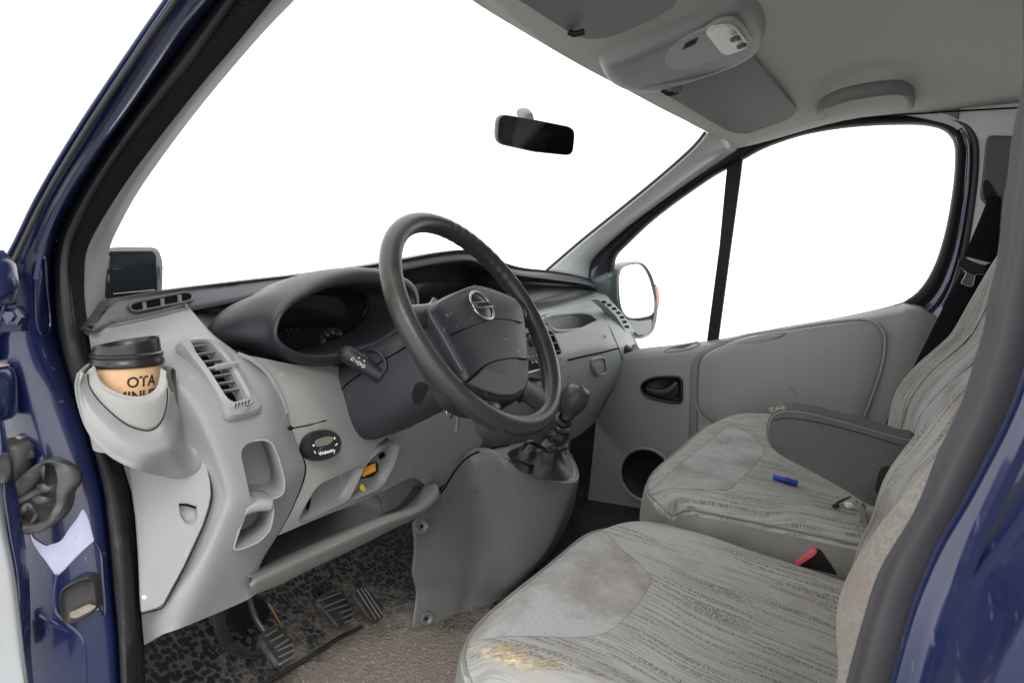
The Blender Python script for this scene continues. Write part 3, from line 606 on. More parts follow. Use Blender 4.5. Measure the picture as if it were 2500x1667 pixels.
# ---- left end block, light grey
c0 = [at(a, b, x=-.775) for a, b in ((215, 806), (222, 850), (232, 900), (248, 960), (265, 1020), (290, 1100), (322, 1205), (332, 1282), (337, 1370), (343, 1470), (352, 1574))]
cG = [at(a, b, y=y) for a, b, y in ((268, 802, .765), (318, 842, .71), (366, 899, .675), (418, 973, .645), (465, 1058, .627), (500, 1146, .617), (517, 1210, .612), (503, 1275, .615), (455, 1382, .63), (408, 1470, .64), (392, 1550, .65))]
cH = [at(a, b, y=y) for a, b, y in ((290, 799, .765), (362, 837, .70), (425, 897, .655), (487, 967, .62), (525, 1054, .60), (550, 1130, .591), (570, 1214, .586), (550, 1275, .592), (525, 1337, .600), (475, 1462, .618), (440, 1533, .630))]
cK = [at(a, b, y=y) for a, b, y in ((380, 780, .77), (470, 822, .69), (530, 882, .645), (590, 958, .612), (630, 1020, .594), (655, 1110, .584), (664, 1206, .580), (640, 1275, .590), (605, 1335, .600), (555, 1430, .618), (520, 1500, .630))]
cJ = [at(a, b, y=y) for a, b, y in ((440, 764, .775), (508, 815, .69), (572, 868, .645), (640, 940, .615), (668, 1000, .600), (698, 1090, .592), (712, 1165, .588), (692, 1230, .598), (660, 1310, .608), (610, 1405, .620), (590, 1470, .630))]
cI = [at(a, b, y=y) for a, b, y in ((467, 757, .78), (516, 812, .70), (580, 862, .655), (662, 930, .628), (692, 990, .614), (722, 1080, .605), (744, 1145, .600), (717, 1230, .610), (678, 1305, .618), (634, 1380, .622), (622, 1452, .626))]
cols = [c0, cG, cH, cK, cJ, cI]
rows = [[c[i] for c in cols] for i in range(11)]
rows = [[p + V((.01, .07, .012)) for p in rows[0]]] + [[p + V((0, .008, .004)) for p in rows[0]]] + rows
dash = patch('dashboard', rows, M['grey'], van, 7, 6, solid=.008, label='light grey moulded dashboard end beside the driver door')
bake(dash)
# two storage pockets cut into it
def onfr(px, py, d=0.0):      # plane of the front band
    return pl(px, py, V((-.668, .590 - d, .50)), V((-.42, -.90, .08)))
pk1 = rnd([onfr(a, b) for a, b in ((582, 1104), (590, 1084), (618, 1073), (648, 1071), (664, 1082), (678, 1116), (693, 1172), (690, 1204), (664, 1216), (606, 1217), (601, 1186))], .008)
pk2 = rnd([onfr(a, b) for a, b in ((602, 1240), (612, 1226), (662, 1216), (666, 1246), (658, 1290), (632, 1318), (596, 1334), (566, 1341), (580, 1296))], .007)
inv = V((.030, .050, -.004))
cut(dash, (pk1, inv), (pk2, inv))
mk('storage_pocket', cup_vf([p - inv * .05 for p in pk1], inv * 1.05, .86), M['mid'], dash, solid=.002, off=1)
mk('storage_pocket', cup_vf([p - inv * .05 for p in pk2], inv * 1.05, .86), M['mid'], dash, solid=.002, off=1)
sh = [onfr(a, b, .004) for a, b in ((604, 1224), (636, 1214), (664, 1214))]
sh2 = [onfr(a, b, .006) for a, b in ((590, 1262), (622, 1250), (662, 1246))]
loft('pocket_bar', [[p + V((.01, .03, .002)) for p in sh], sh, [p.lerp(q, .35) + V((-.004, -.007, 0)) for p, q in zip(sh, sh2)], sh2, [p + V((.012, .035, 0)) for p in sh2]], M['grey'], dash, n=12, kv=4, solid=.003)
# raised bead round the pockets
for pk in (pk1[:], pk2[:]): tube('pocket_bead', res([p - inv * .10 for p in pk], 60, True), .0014, M['grey'], dash, 8, True)
# ---- flap panel with finger notch and seam (side of the dash)
def onsd(px, py, d=0.0):      # plane of the dash end face
    a, b, c = c0[6], cG[6], cG[9]
    n = (b - a).cross(c - a).normalized()
    if n.dot(CAM - a) < 0: n = -n
    return pl(px, py, a + n * d, n)
fo = [(312, 1135), (420, 1110), (486, 1100), (506, 1140), (514, 1176), (516, 1206), (510, 1238), (496, 1282), (450, 1382), (400, 1474), (386, 1484), (344, 1496), (341, 1450), (337, 1350), (330, 1260)]
flap = prism('side_flap', [onsd(a, b, .0105) for a, b in fo], V((.003, .0055, 0)), M['grey'], van, bevel=.0025, seg=3, label='flap in the end of the dashboard with a finger notch')
seamp = [(408, 950), (450, 1012), (487, 1092), (510, 1160), (518, 1206), (512, 1240), (497, 1284), (451, 1384), (401, 1477), (386, 1487), (345, 1498)]
cut(flap, ([onsd(a, b, .0112) for a, b in [(436, 1231), (452, 1231), (478, 1238), (481, 1246), (480, 1266), (474, 1276), (464, 1280), (452, 1276), (440, 1258)]], V((.006, .010, 0))))
tube('flap_seam', res([onsd(a, b, .0075) for a, b in seamp], 60), .0008, M['void'], flap, 6)
nt_ = [(436, 1231), (452, 1231), (478, 1238), (481, 1246), (480, 1266), (474, 1276), (464, 1280), (452, 1276), (440, 1258)]
mk('finger_notch', cup_vf([onsd(a, b, .0112) for a, b in nt_], V((.006, .010, .0015)), .7), M['trim'], flap, ang=20)
tube('notch_slot', [onsd(a, b, .012) for a, b in ((438, 1231), (456, 1232), (478, 1239))], .0016, M['void'], flap, 6)
for a, b in ((352, 1457),): mk('scuff', lathe_vf([(0, .0006), (.0022, .0004), (.003, 0)], 8, Matrix.Translation(onsd(a, b, .0110)) @ frame((0, 1, 0), (-.8, -.6, 0))), M['white'], flap, closed=True)

# ---- cup holder: bulging shell on the end of the dash, with a round sleeve for the cup
cupc = at(311, 880, y=.655)
def cyl(px, py, r_):
    """nearest hit of the sight line on an upright cylinder round the cup (or the point where it passes closest)"""
    d = ray(px, py); o = CAM - cupc; a = d.x * d.x + d.y * d.y; b = o.x * d.x + o.y * d.y; c_ = o.x * o.x + o.y * o.y - r_ * r_
    D = b * b - a * c_; t = (-b - math.sqrt(max(0.0, D))) / a
    return CAM + d * t
RI = [(231, 903), (236, 922), (246, 940), (264, 956), (298, 973), (337, 978), (368, 970), (385, 953), (391, 934), (393, 918), (394, 908)]
RO = [(215, 904), (219, 926), (230, 944), (250, 958), (288, 976), (337, 985), (376, 977), (395, 960), (403, 941), (406, 922), (407, 908)]
SM_ = [(214, 912), (219, 942), (239, 974), (274, 1009), (311, 1037), (349, 1050), (371, 1049), (388, 1037), (401, 1012), (408, 980), (408, 948)]
MI = [(202, 908), (200, 945), (214, 1000), (246, 1046), (290, 1082), (348, 1106), (394, 1108), (428, 1098), (450, 1068), (446, 1022), (424, 968)]
OO = [(194, 905), (187, 945), (200, 1015), (228, 1070), (276, 1116), (345, 1148), (404, 1164), (452, 1166), (492, 1140), (482, 1082), (444, 1004)]
ri, ro = [cyl(a, b, .0455) for a, b in RI], [cyl(a, b, .0515) for a, b in RO]
sm3 = [cyl(a, b, .0535) for a, b in SM_]
mi = [cyl(a, b, r_) for (a, b), r_ in zip(MI, (.060, .064, .068, .070, .071, .070, .066, .060, .054, .052, .054))]
oo = [cyl(a, b, r_) for (a, b), r_ in zip(OO[:6], (.060, .066, .068, .066, .062, .056))] + [onsd(a, b, d) for (a, b), d in zip(OO[6:], (.026, .012, .0095, .0095, .012))]
mi[8:] = [mi[8].lerp(onsd(*MI[8], .014), .7), onsd(*MI[9], .016), onsd(*MI[10], .018)]
bk_ = [p + V((.05, .05, .008)) for p in oo[:6]] + [p + V((.006, .010, 0)) for p in oo[6:]]
holder = mk('cup_holder', gmesh(grid([[p + V((.004, .006, .0)) for p in sm3], sm3, [a.lerp(b, .5) + (a - V((cupc.x, cupc.y, a.z))).normalized() * .004 for a, b in zip(sm3, mi)], mi, [a.lerp(b, .62) + (V((-.55, -.83, -.2))) * .004 for a, b in zip(mi, oo)], oo, bk_], 5, 5)), M['grey'], van, solid=.003, ang=70, label='bulging light grey cup holder moulded on the end of the dashboard')
dn_ = [p + V((0, 0, -.05)) for p in ri]
sock = mk('cup_socket', gmesh(grid([dn_, ri, [a.lerp(b, .5) + V((0, 0, .0022)) for a, b in zip(ri, ro)], ro, [a.lerp(b, .4) for a, b in zip(ro, sm3)], [p + V((.0012, .0016, 0)) for p in sm3]], 5, 4)), M['trim'], holder, solid=.0015, ang=60)
ta = math.degrees(math.atan2(CAM.y - cupc.y, CAM.x - cupc.x)) + 180
mk('socket_back', lathe_vf([(.0450, -.06), (.0452, -.016), (.0480, -.012), (.0510, -.016), (.0512, -.06)], 24, Matrix.Translation(cupc), ta - 84, ta + 84), M['trim'], holder, closed=True)
mk('socket_floor', lathe_vf([(0, -.100), (.040, -.100), (.045, -.06)], 24, Matrix.Translation(cupc)), M['trim'], holder)
tube('socket_seam', res([p + V((-.0004, -.0006, 0)) for p in sm3], 50), .0006, M['void'], holder, 6)

# ---- coffee cup standing in it
cz = at(312, 908, y=cupc.y).z + .0150
cup = empty('coffee_cup', (cupc.x, cupc.y, cz - .080), 'brown paper coffee cup with black lid, standing in the dashboard cup holder', 'coffee cup')
ppm = LENS_PX / (V((cupc.x, cupc.y, cz)) - CAM).dot(FW)
rr = (390 - 234) / 2 / ppm              # cup radius just under the lid
H = (972 - 905) / ppm
cm_ = Matrix.Translation(V((cupc.x, cupc.y, cz)))
mk('paper_body', lathe_vf([(0, -.080), (rr * .70, -.080), (rr * .71, -.078), (rr * .995, -.003), (rr * .95, -.003), (0, -.003)], 48, cm_), M['kraft'], cup, closed=True, ang=50)
LR = (393 - 230) / 2 / ppm
lidp = [(LR * .98, -.007), (LR * 1.01, -.004), (LR * 1.0, -.001), (LR * .965, .0005), (LR * .955, .003), (LR * .985, .005), (LR * .98, .0075), (LR * .93, .009), (LR * .905, .017), (LR * .88, .0205), (LR * .83, .0205), (LR * .80, .015), (LR * .72, .011), (0, .011)]
def tilt(vf):      # the sip side of the lid stands higher
    vs, fs = vf
    return [V((v.x, v.y, v.z + (max(0, (v.z - (cz + .009)) / .012) * .006 * ((v.x - cupc.x) * .85 - (v.y - cupc.y) * .5) / LR))) for v in vs], fs
ld = mk('lid', tilt(lathe_vf(lidp, 56, cm_)), M['lid'], cup, closed=True, ang=35)
cdir = V((CAM.x - cupc.x, CAM.y - cupc.y, 0)).normalized(); cth = math.atan2(cdir.y, cdir.x)
def wrap(v, zoff, ang):
    zz = v.y + zoff; rad = rr * (1 + .30 * zz / .080) + .0004 + v.z
    t = cth + ang + v.x / rr
    return V((rad * math.cos(t), rad * math.sin(t), zz))
tv = join_vf(text_vf('OTA', .0172, cm_, .0001, .00035, lambda v: wrap(v, -.0235, .42)), text_vf('MINUT', .0172, cm_, .0001, .00035, lambda v: wrap(v, -.0400, .30)))
mk('print', tv, M['ink'], cup, face=False, smooth=False)
# two dark specks of print at the far left of the cup
mk('print_mark', join_vf(*[box_vf(cm_ @ wrap(V((0, 0, 0)), z, -1.12 + k), (.0012, .004, .010)) for z, k in ((-.012, 0), (-.024, .06), (-.034, .2))]), M['ink'], cup, smooth=False)

# ---- air vents with slats
def vent(frame_px, hole_px, surf, mfr, mslat, nsl, parent, tab=None, depth=.012, wheelpx=None, name='air_vent', rc=.008):
    fo_ = rnd([surf(a, b, .001) for a, b in frame_px], rc)
    ho_ = rnd([surf(a, b, .006) for a, b in hole_px], rc * .6)
    n = 72
    def cir(L): return res(L, n, True, 1)
    A_, B_ = cir(fo_), cir(ho_)
    k0 = min(range(n), key=lambda k: (B_[k] - A_[0]).length); 
    cA = sum(A_, V((0, 0, 0))) / n; cB = sum(B_, V((0, 0, 0))) / n
    k0 = min(range(n), key=lambda k: ((B_[k] - cB).normalized() - (A_[0] - cA).normalized()).length); B_ = B_[k0:] + B_[:k0]
    nn = (surf(*hole_px[0], .02) - surf(*hole_px[0], 0)); nn = ((A_[n // 4] - A_[0]).cross(A_[n // 2] - A_[0])).normalized()
    if nn.dot(CAM - A_[0]) < 0: nn = -nn
    rows = [[p - nn * .008 for p in A_], A_, [p.lerp(q, .12) + nn * .0035 for p, q in zip(A_, B_)], [p.lerp(q, .75) + nn * .004 for p, q in zip(A_, B_)], B_, [p - nn * (.010 + depth) for p in B_]]
    v = mk(name, gmesh(rows, True), mfr, parent, ang=35)
    mk('vent_duct', (lambda L: (L, [tuple(range(len(L)))]))([p - nn * (.020) for p in B_]), M['void'], v, smooth=False)
    return v, nn
def onfb(px, py, d=0.0):      # vent plane: tangent of the curved front band
    a, b, c = at(440, 840, y=.672), at(560, 862, y=.658), at(610, 1020, y=.592)
    n = (b - a).cross(c - a).normalized()
    if n.dot(CAM - a) < 0: n = -n
    return pl(px, py, a + n * (d + .004), n)
VHOLE = [(455, 838), (500, 833), (516, 838), (548, 872), (578, 920), (600, 962), (611, 985), (604, 992), (556, 975), (545, 958), (510, 902), (476, 856)]
cut(dash, ([onfb(a, b, .02) for a, b in VHOLE], V((.035, .065, -.005))))
v1, nn = vent([(430, 836), (452, 826), (500, 822), (520, 826), (560, 858), (590, 906), (622, 960), (640, 992), (636, 1004), (610, 1014), (566, 1020), (552, 1012), (530, 972), (490, 908), (450, 858)],
              [(455, 838), (500, 833), (516, 838), (548, 872), (578, 920), (600, 962), (611, 985), (604, 992), (556, 975), (545, 958), (510, 902), (476, 856)], onfb, M['grey'], M['grey'], 7, dash, depth=.030)
for (x0, y0, x1, y1) in ((464, 847, 532, 838), (482, 865, 548, 856), (497, 883, 562, 875), (512, 902, 575, 893), (521, 919, 586, 909), (531, 937, 595, 927), (540, 955, 606, 946)):
    a, b = onfb(x0, y0, .002), onfb(x1, y1, .002)
    mk('vent_slat', prism_vf([a, b, b - nn * .012 + V((0, 0, .003)), a - nn * .012 + V((0, 0, .003))], V((0, 0, .0016))), M['grey'], v1, closed=True, smooth=False)
tb = tube('vent_tab', [onfb(507, 900, .004), onfb(524, 897, .006), onfb(527, 897, .007), onfb(577, 889, .007)], [.002, .003, .0055, .0055], M['trim'], v1, 10, flat=.7)
for i in range(9): tube('tab_rib', [onfb(532 + i * 5, 903 - i * .9, .0115), onfb(530 + i * 5, 890 - i * .9, .0115)], .0007, M['grey'], tb, 6)
ol = rnd([onfb(a, b, .0075) for a, b in ((563, 989), (570, 983), (600, 974), (612, 974), (617, 980), (612, 988), (580, 996), (568, 997))], .004)
tw = prism('vent_wheel', ol, nn * .002, M['trim'], v1, bevel=.0008)
for i in range(5): tube('wheel_notch', [onfb(574 + i * 8, 993 - i * 2.2, .0102), onfb(577 + i * 8, 985 - i * 2.2, .0102)], .0008, M['black'], tw, 6)

# ---- dark top pad with the demister slot
TY = .80
top = [(216, 797), (234, 766), (262, 738), (300, 731), (375, 717), (450, 706), (588, 689), (700, 676), (820, 661), (922, 645), (980, 634), (1055, 621), (1117, 615), (1160, 622), (1200, 640), (1260, 656), (1335, 664), (1417, 680), (1457, 700)]
bot = [(218, 803), (246, 796), (278, 787), (312, 779), (390, 764), (467, 753), (590, 728), (700, 704), (820, 690), (925, 672), (980, 656), (1055, 640), (1117, 632), (1150, 634), (1190, 652), (1262, 670), (1340, 680), (1422, 692), (1457, 706)]
yt = [.765, .79, .81, .82, .82, .82, .82, .81, .79, .76, .74, .73, .72, .72, .73, .75, .75, .72, .69]
yb = [.755, .775, .785, .79, .795, .795, .795, .785, .77, .745, .73, .72, .71, .71, .72, .73, .73, .70, .685]
T_ = [at(a, b, y=y) for (a, b), y in zip(top, yt)]; B_ = [at(a, b, y=y) for (a, b), y in zip(bot, yb)]
BK = [V((t.x * (1.0 if abs(t.x) > .7 else .98), 1.10 - .20 * (t.x / .78) ** 2, min(t.z, .74) - .035)) for t in T_]
MD = [t.lerp(b, .5) + V((0, .03, -.006)) for t, b in zip(T_, BK)]
UN = [b + V((0, .05, .004)) for b in B_]
pad = mk('dash_pad', gmesh(grid([BK, MD, T_, [t.lerp(b, .12) + V((0, -.006, 0)) for t, b in zip(T_, B_)], [t.lerp(b, .85) + V((0, -.006, 0)) for t, b in zip(T_, B_)], B_, UN], 4, 3)), M['pad'], van, solid=.004, ang=60, label='dark ribbed pad along the top of the dashboard')
# demister slot in the pad
def onpd(px, py, d=0):
    d = d + .007
    a, b, c = T_[3] + V((0, -.006, 0)), T_[5] + V((0, -.006, 0)), B_[4] + V((0, -.006, 0))
    n = (b - a).cross(c - a).normalized()
    if n.dot(CAM - a) < 0: n = -n
    return pl(px, py, a + n * d, n)
so_ = rnd([onpd(a, b, .0015) for a, b in ((316, 744), (330, 738), (455, 713), (470, 718), (471, 730), (462, 736), (330, 762), (316, 756))], .007)
ds = tube('demister_slot', res(so_, 60, True), .0022, M['pad'], pad, 8, True)
mk('slot_void', (lambda L: (L, [tuple(range(len(L)))]))([p + (onpd(400, 740, .0008) - onpd(400, 740, .0015)) for p in so_]), M['void'], ds, smooth=False)
for a, b, c_, d_ in ((350, 737, 352, 758), (394, 728, 396, 749), (436, 720, 438, 741)):
    mk('slot_rib', prism_vf([onpd(a - 2, b, .0030), onpd(a + 7, b - 1, .0012), onpd(c_ + 7, d_ - 1, .0012), onpd(c_ - 2, d_, .0030)], V((0, .002, 0))), M['pad'], ds, closed=True, smooth=False)

# ---- dark back wall under the pad, left of the instruments and behind the wheel
F1 = [at(a, b, y=y) for a, b, y in ((462, 752, .80), (560, 730, .80), (700, 700, .79), (820, 688, .775), (925, 670, .75), (980, 655, .735), (1055, 640, .725), (1117, 632, .72), (1150, 634, .72), (1190, 652, .725), (1300, 674, .735), (1422, 692, .705), (1457, 705, .69))]
F2 = [at(a, b, y=y) for a, b, y in ((470, 768, .785), (560, 772, .80), (700, 760, .83), (820, 760, .84), (925, 720, .84), (980, 700, .83), (1055, 690, .83), (1117, 690, .83), (1150, 690, .82), (1200, 690, .79), (1300, 694, .76), (1410, 700, .715), (1453, 707, .69))]
F3 = [at(a, b, y=y) for a, b, y in ((514, 815, .71), (570, 840, .72), (700, 830, .80), (820, 830, .82), (925, 800, .82), (980, 780, .80), (1055, 770, .76), (1117, 765, .74), (1150, 760, .73), (1210, 740, .72), (1300, 720, .71), (1400, 708, .70), (1450, 708, .69))]
F4 = [at(a, b, y=y) for a, b, y in ((582, 866, .66), (640, 880, .655), (720, 890, .66), (820, 905, .68), (925, 880, .68), (980, 860, .67), (1055, 850, .66), (1117, 840, .65), (1150, 830, .65), (1210, 790, .66), (1300, 740, .68), (1400, 712, .69), (1450, 710, .685))]
patch('dash_back', [F1, F2, F3, F4], M['dark'], pad, 4, 4, solid=.003)

# ---- instrument hood
OP = [(670, 818), (673, 793), (684, 770), (705, 748), (735, 730), (770, 712), (810, 699), (850, 692), (890, 691), (925, 695), (960, 700), (985, 706), (1000, 722), (1004, 745), (990, 778), (960, 808), (915, 835), (860, 853), (820, 864), (780, 868), (740, 866), (705, 853), (682, 836)]
OU = [(652, 822), (655, 786), (668, 758), (692, 730), (728, 706), (770, 683), (812, 667), (855, 658), (895, 657), (930, 662), (968, 674), (995, 688), (1012, 712), (1014, 748), (1000, 792), (965, 832), (915, 862), (860, 880), (815, 888), (770, 890), (728, 885), (690, 868), (662, 846)]
RY = .615
hn = V((-.16, -.98, .10))
hp0 = at(830, 780, y=RY)
opn = PL(hp0, hn, *OP); out_ = PL(hp0 + hn.normalized() * -.010, hn, *OU)
cH_ = sum(opn, V((0, 0, 0))) / len(opn)
fl_ = []
for i, ((a, b), p) in enumerate(zip(OU, out_)):
    q = p + V((-.0, .10, -.012))
    if a < 740: q = p + V((-.030 * (740 - a) / 90, .09, -.012))
    if b > 830: q = p + V((0, .05, -.005))
    fl_.append(q)
inn_ = [cH_ + (p - cH_) * .93 + V((0, .085, -.004)) for p in opn]
rows = [fl_, [p.lerp(q, .5) + V((-.004, 0, .004)) for p, q in zip(out_, fl_)], out_, [p.lerp(q, .5) + hn.normalized() * .008 for p, q in zip(opn, out_)], opn, [p.lerp(q, .5) for p, q in zip(opn, inn_)], inn_]
hood = mk('instrument_hood', gmesh(grid(rows, 3, 4, True), True), M['hood'], van, solid=.002, off=1, ang=70, label='dark oval hood round the instruments')
fc = mk('gauge_panel', (lambda L: (L, [tuple(range(len(L)))]))([p + V((0, .002, 0)) for p in inn_]), M['screen'], hood, smooth=False)
fn = hn.normalized(); fp = sum(inn_, V((0, 0, 0))) / len(inn_) + fn * .003
def onfc(px, py, d=0): return pl(px, py, fp + fn * d, fn)
dcn = onfc(815, 842); drad = (onfc(815, 800) - dcn).length
fm = frame((1, 0, 0), fn)
fm.translation = dcn
marks = []
for k in range(27):
    t = R(225 - k * 10); L_ = .16 if k % 2 == 0 else .09
    a = V((math.cos(t), math.sin(t), 0)) * drad * (1 - L_); b = V((math.cos(t), math.sin(t), 0)) * drad; w = V((-math.sin(t), math.cos(t), 0)) * .0005
    marks.append(([fm @ (a - w), fm @ (a + w), fm @ (b + w), fm @ (b - w)], [(0, 1, 2, 3)]))
for k, s in enumerate(('10', '30', '50', '70', '90', '110', '130', '150')):
    t = R(225 - k * 34); marks.append(text_vf(s, .0085, fm @ Matrix.Translation(V((math.cos(t), math.sin(t), 0)) * drad * .72)))
marks.append(text_vf('km/h', .006, fm @ Matrix.Translation((0, .004, 0))))
mk('speedometer', join_vf(*marks), mat('dial_print', (.16, .16, .17), .6), hood, face=False, smooth=False)
wm = []
for a, b in ((700, 806), (712, 804), (724, 802), (704, 818), (718, 816)):
    q = onfc(a, b, .0004); wm.append(box_vf(q, (.005, .0006, .003)))
mk('warning_lights', join_vf(*wm), mat('dim_red', (.10, .012, .012), .5), hood, smooth=False)
mk('warning_lights', box_vf(onfc(752, 866, .002), (.012, .001, .003)), mat('dim_red_bar', (.22, .02, .03), .5), hood, smooth=False)
mk('tachometer_bezel', tube_vf(res([onfc(985 + 18 * math.cos(t * .262), 738 + 34 * math.sin(t * .262), .05) for t in range(24)], 48, True), .0012, 6, True), M['pad'], hood, closed=True)

# ---- grey lower fascia, driver side
m0 = [(582, 864, .652), (664, 932, .630), (694, 992, .618), (724, 1082, .609), (745, 1147, .604), (719, 1232, .612), (680, 1306, .618)]
m1 = [(640, 874, .640), (705, 935, .618), (740, 995, .606), (775, 1065, .598), (800, 1135, .594), (775, 1205, .600), (745, 1278, .614)]
m2 = [(715, 889, .635), (750, 940, .612), (785, 1000, .600), (825, 1062, .594), (852, 1125, .592), (840, 1185, .600), (808, 1252, .614)]
m3 = [(790, 895, .635), (815, 950, .615), (845, 1010, .605), (878, 1078, .598), (900, 1118, .598), (895, 1168, .604), (870, 1228, .616)]
m4 = [(900, 890, .650), (920, 950, .635), (945, 1010, .625), (970, 1060, .620), (978, 1100, .618), (960, 1155, .618), (940, 1197, .622)]
m5 = [(1050, 880, .655), (1075, 940, .645), (1090, 985, .640), (1095, 1020, .636), (1085, 1070, .632), (1050, 1130, .628), (1010, 1166, .628)]
m6 = [(1150, 880, .660), (1185, 950, .655), (1195, 1005, .650), (1185, 1060, .645), (1160, 1110, .640), (1110, 1165, .636), (1055, 1200, .640)]
fas = patch('lower_fascia', rowsY(m0, m1, m2, m3, m4, m5, m6), mat('fascia_grey_plastic', (.27, .274, .262), .5, bump=(420, .25, .001), var=(6, .09), scr=((.55, .55, .52), 22, .3)), van, 6, 6, solid=.008, label='grey dashboard lower panel beneath the steering column')
bake(fas)
def onf(px, py, d=0.0):
    a, b, c_ = at(745, 1147, y=.604), at(900, 1118, y=.598), at(808, 1252, y=.614)
    n = (b - a).cross(c_ - a).normalized()
    if n.dot(CAM - a) < 0: n = -n
    return pl(px, py, a + n * (d), n), n
of = lambda px, py, d=0.0: onf(px, py, d)[0]
fnn = onf(800, 1150)[1]
fl1 = rnd([of(a, b, .001) for a, b in ((722, 1268), (742, 1225), (760, 1190), (778, 1172), (872, 1134), (884, 1136), (880, 1152), (854, 1206), (838, 1224), (740, 1270))], .008)
bx2 = rnd([of(a, b, .001) for a, b in ((884, 1150), (902, 1122), (935, 1092), (972, 1076), (978, 1088), (965, 1135), (940, 1180), (922, 1198), (852, 1226), (858, 1208))], .006)
cut(fas, (fl1, -fnn * .02), (bx2, -fnn * .03))
lid_ = mk('fuse_cover', cup_vf([p + fnn * .001 for p in fl1], -fnn * .014, .90), M['mid'], fas, solid=.002, off=1, ang=50)
tube('cover_bead', res([p + fnn * .002 for p in fl1], 70, True), .0022, M['mid'], lid_, 8, True)
tube('cover_crease', [of(831, 1155, -.010), of(836, 1190, -.011), of(837, 1222, -.010)], .0012, M['grey'], lid_, 6)
kx = tube('key_slot', [of(757, 1213, -.009), of(754, 1222, -.009), of(751, 1236, -.009), of(747, 1248, -.009)], [.0016, .0028, .0032, .003], M['void'], lid_, 8, flat=.4)
mk('slot_screw', lathe_vf([(0, .002), (.0025, .0018), (.0032, 0)], 12, Matrix.Translation(of(747, 1247, -.006)) @ frame((1, 0, 0), fnn)), M['steel'], lid_, closed=True)
fb = mk('fuse_box', cup_vf(bx2, -fnn * .022, .93), M['mid'], fas, solid=.002, off=1, ang=50)
prism('fuse_socket', [of(a, b, -.016) for a, b in ((878, 1166), (890, 1132), (918, 1128), (920, 1148), (905, 1162))], fnn * .004, M['black'], fb, smooth=False)
fu = []
for i in range(11):
    t = i / 10; a, b = 886 + t * 28, 1153 - t * 13
    fu.append(box_vf(of(a, b, -.009), (.0018, .004, .013)))
fu.append(prism_vf([of(a, b, -.008) for a, b in ((884, 1150), (912, 1138), (915, 1143), (912, 1149), (886, 1160), (883, 1157))], fnn * .003))
mk('amber_fuse_row', join_vf(*fu), M['amber'], fb, smooth=False, closed=True)
prism('yellow_tag', [of(a, b, -.014) for a, b in ((876, 1190), (881, 1179), (887, 1186), (890, 1194), (886, 1200), (879, 1196))], fnn * .004, M['yellow'], fb, bevel=.001)
sl_ = [[(924, 1110), (936, 1103), (938, 1112), (926, 1120)], [(862, 1202), (874, 1198), (874, 1201), (862, 1205)], [(870, 1210), (892, 1203), (892, 1206), (870, 1213)], [(901, 1197), (911, 1193), (910, 1199), (903, 1203)], [(852, 1222), (861, 1210), (858, 1222)]]
mk('clip_slots', join_vf(*[prism_vf([of(a, b, -.0165) for a, b in L], fnn * .003) for L in sl_]), M['void'], fb, smooth=False)
# seam between upper and lower panels
onfs = snap(fas)
tube('panel_seam', res([onfs(a, b, .0005) for a, b, y in ((684, 980, .616), (712, 1046, .609), (724, 1085, .606), (746, 1145, .602), (718, 1232, .610), (680, 1302, .616))], 40), .0011, M['void'], fas, 6)
tube('panel_seam', [onfs(a, b, .0005) for a, b, y in ((712, 1045, .609), (750, 1038, .604), (795, 1026, .600))], .0011, M['void'], fas, 6)
tube('moulding_rib', res([at(a, b, y=y) for a, b, y in ((580, 864, .653), (620, 882, .640), (655, 915, .630), (684, 965, .620), (700, 1010, .614))], 30), .0035, M['grey'], fas, 8)
mk('panel_screw', lathe_vf([(0, .002), (.003, .0015), (.004, -.002)], 10, Matrix.Translation(of(710, 1045, .004)) @ frame((1, 0, 0), fnn)), M['black'], fas, closed=True)
# heater timer
tp = [(740, 1090), (744, 1070), (758, 1056), (782, 1050), (806, 1053), (822, 1064), (829, 1082), (824, 1102), (808, 1116), (784, 1123), (760, 1118), (746, 1106)]
def ontm(px, py, d): return pl(px, py, at(785, 1087, y=.592) + V((-.25, -.93, .28)).normalized() * d, V((-.25, -.93, .28)))
tn = V((-.25, -.93, .28)).normalized()
bse = [ontm(a, b, .004) for a, b in tp]; cT = sum(bse, V((0, 0, 0))) / len(bse)
sc_ = lambda k, d: res([cT + (p - cT) * k + tn * d for p in bse], 56, True)
tmr = mk('heater_timer', gmesh([sc_(1.02, -.012), sc_(1.03, .0), sc_(1.0, .006), sc_(.93, .009), sc_(.86, .0085), sc_(.83, .010)], True, False, False, True), M['dark'], fas, ang=50)
fm2 = lambda px, py, d=.0155: ontm(px, py, d)
prism('timer_display', rnd([fm2(a, b) for a, b in ((768, 1074), (796, 1065), (814, 1066), (813, 1076), (802, 1086), (775, 1091), (769, 1088))], .004), tn * .001, mat('timer_lcd', (.16, .165, .13), .2), tmr, bevel=.0004)
tmat = frame((1, 0, .0), tn)
def tmx(px, py, rot=0): 
    m_ = tmat.copy(); m_ = m_ @ Matrix.Rotation(R(rot), 4, 'Z'); m_.translation = fm2(px, py, .0160); return m_
mk('timer_print', join_vf(text_vf('Webasto', .0068, tmx(797, 1103, 0), .0001, .0002), *[prism_vf([fm2(a + u, b + w_, .0158) for u, w_ in q_], tn * .0004) for a, b, q_ in ((764, 1087, ((-2, 0), (3, -4), (3, 3))), (817, 1069, ((-2, -3), (3, 0), (-2, 4))), (821, 1084, ((-3, 2), (2, -3), (3, 0), (-2, 4))), (768, 1103, ((-2, -3), (1, -2), (3, 4), (1, 4))), (815, 1103, ((0, 4), (2, -6), (3, -6), (1, 5))))]), M['white'], tmr, face=False, smooth=False)

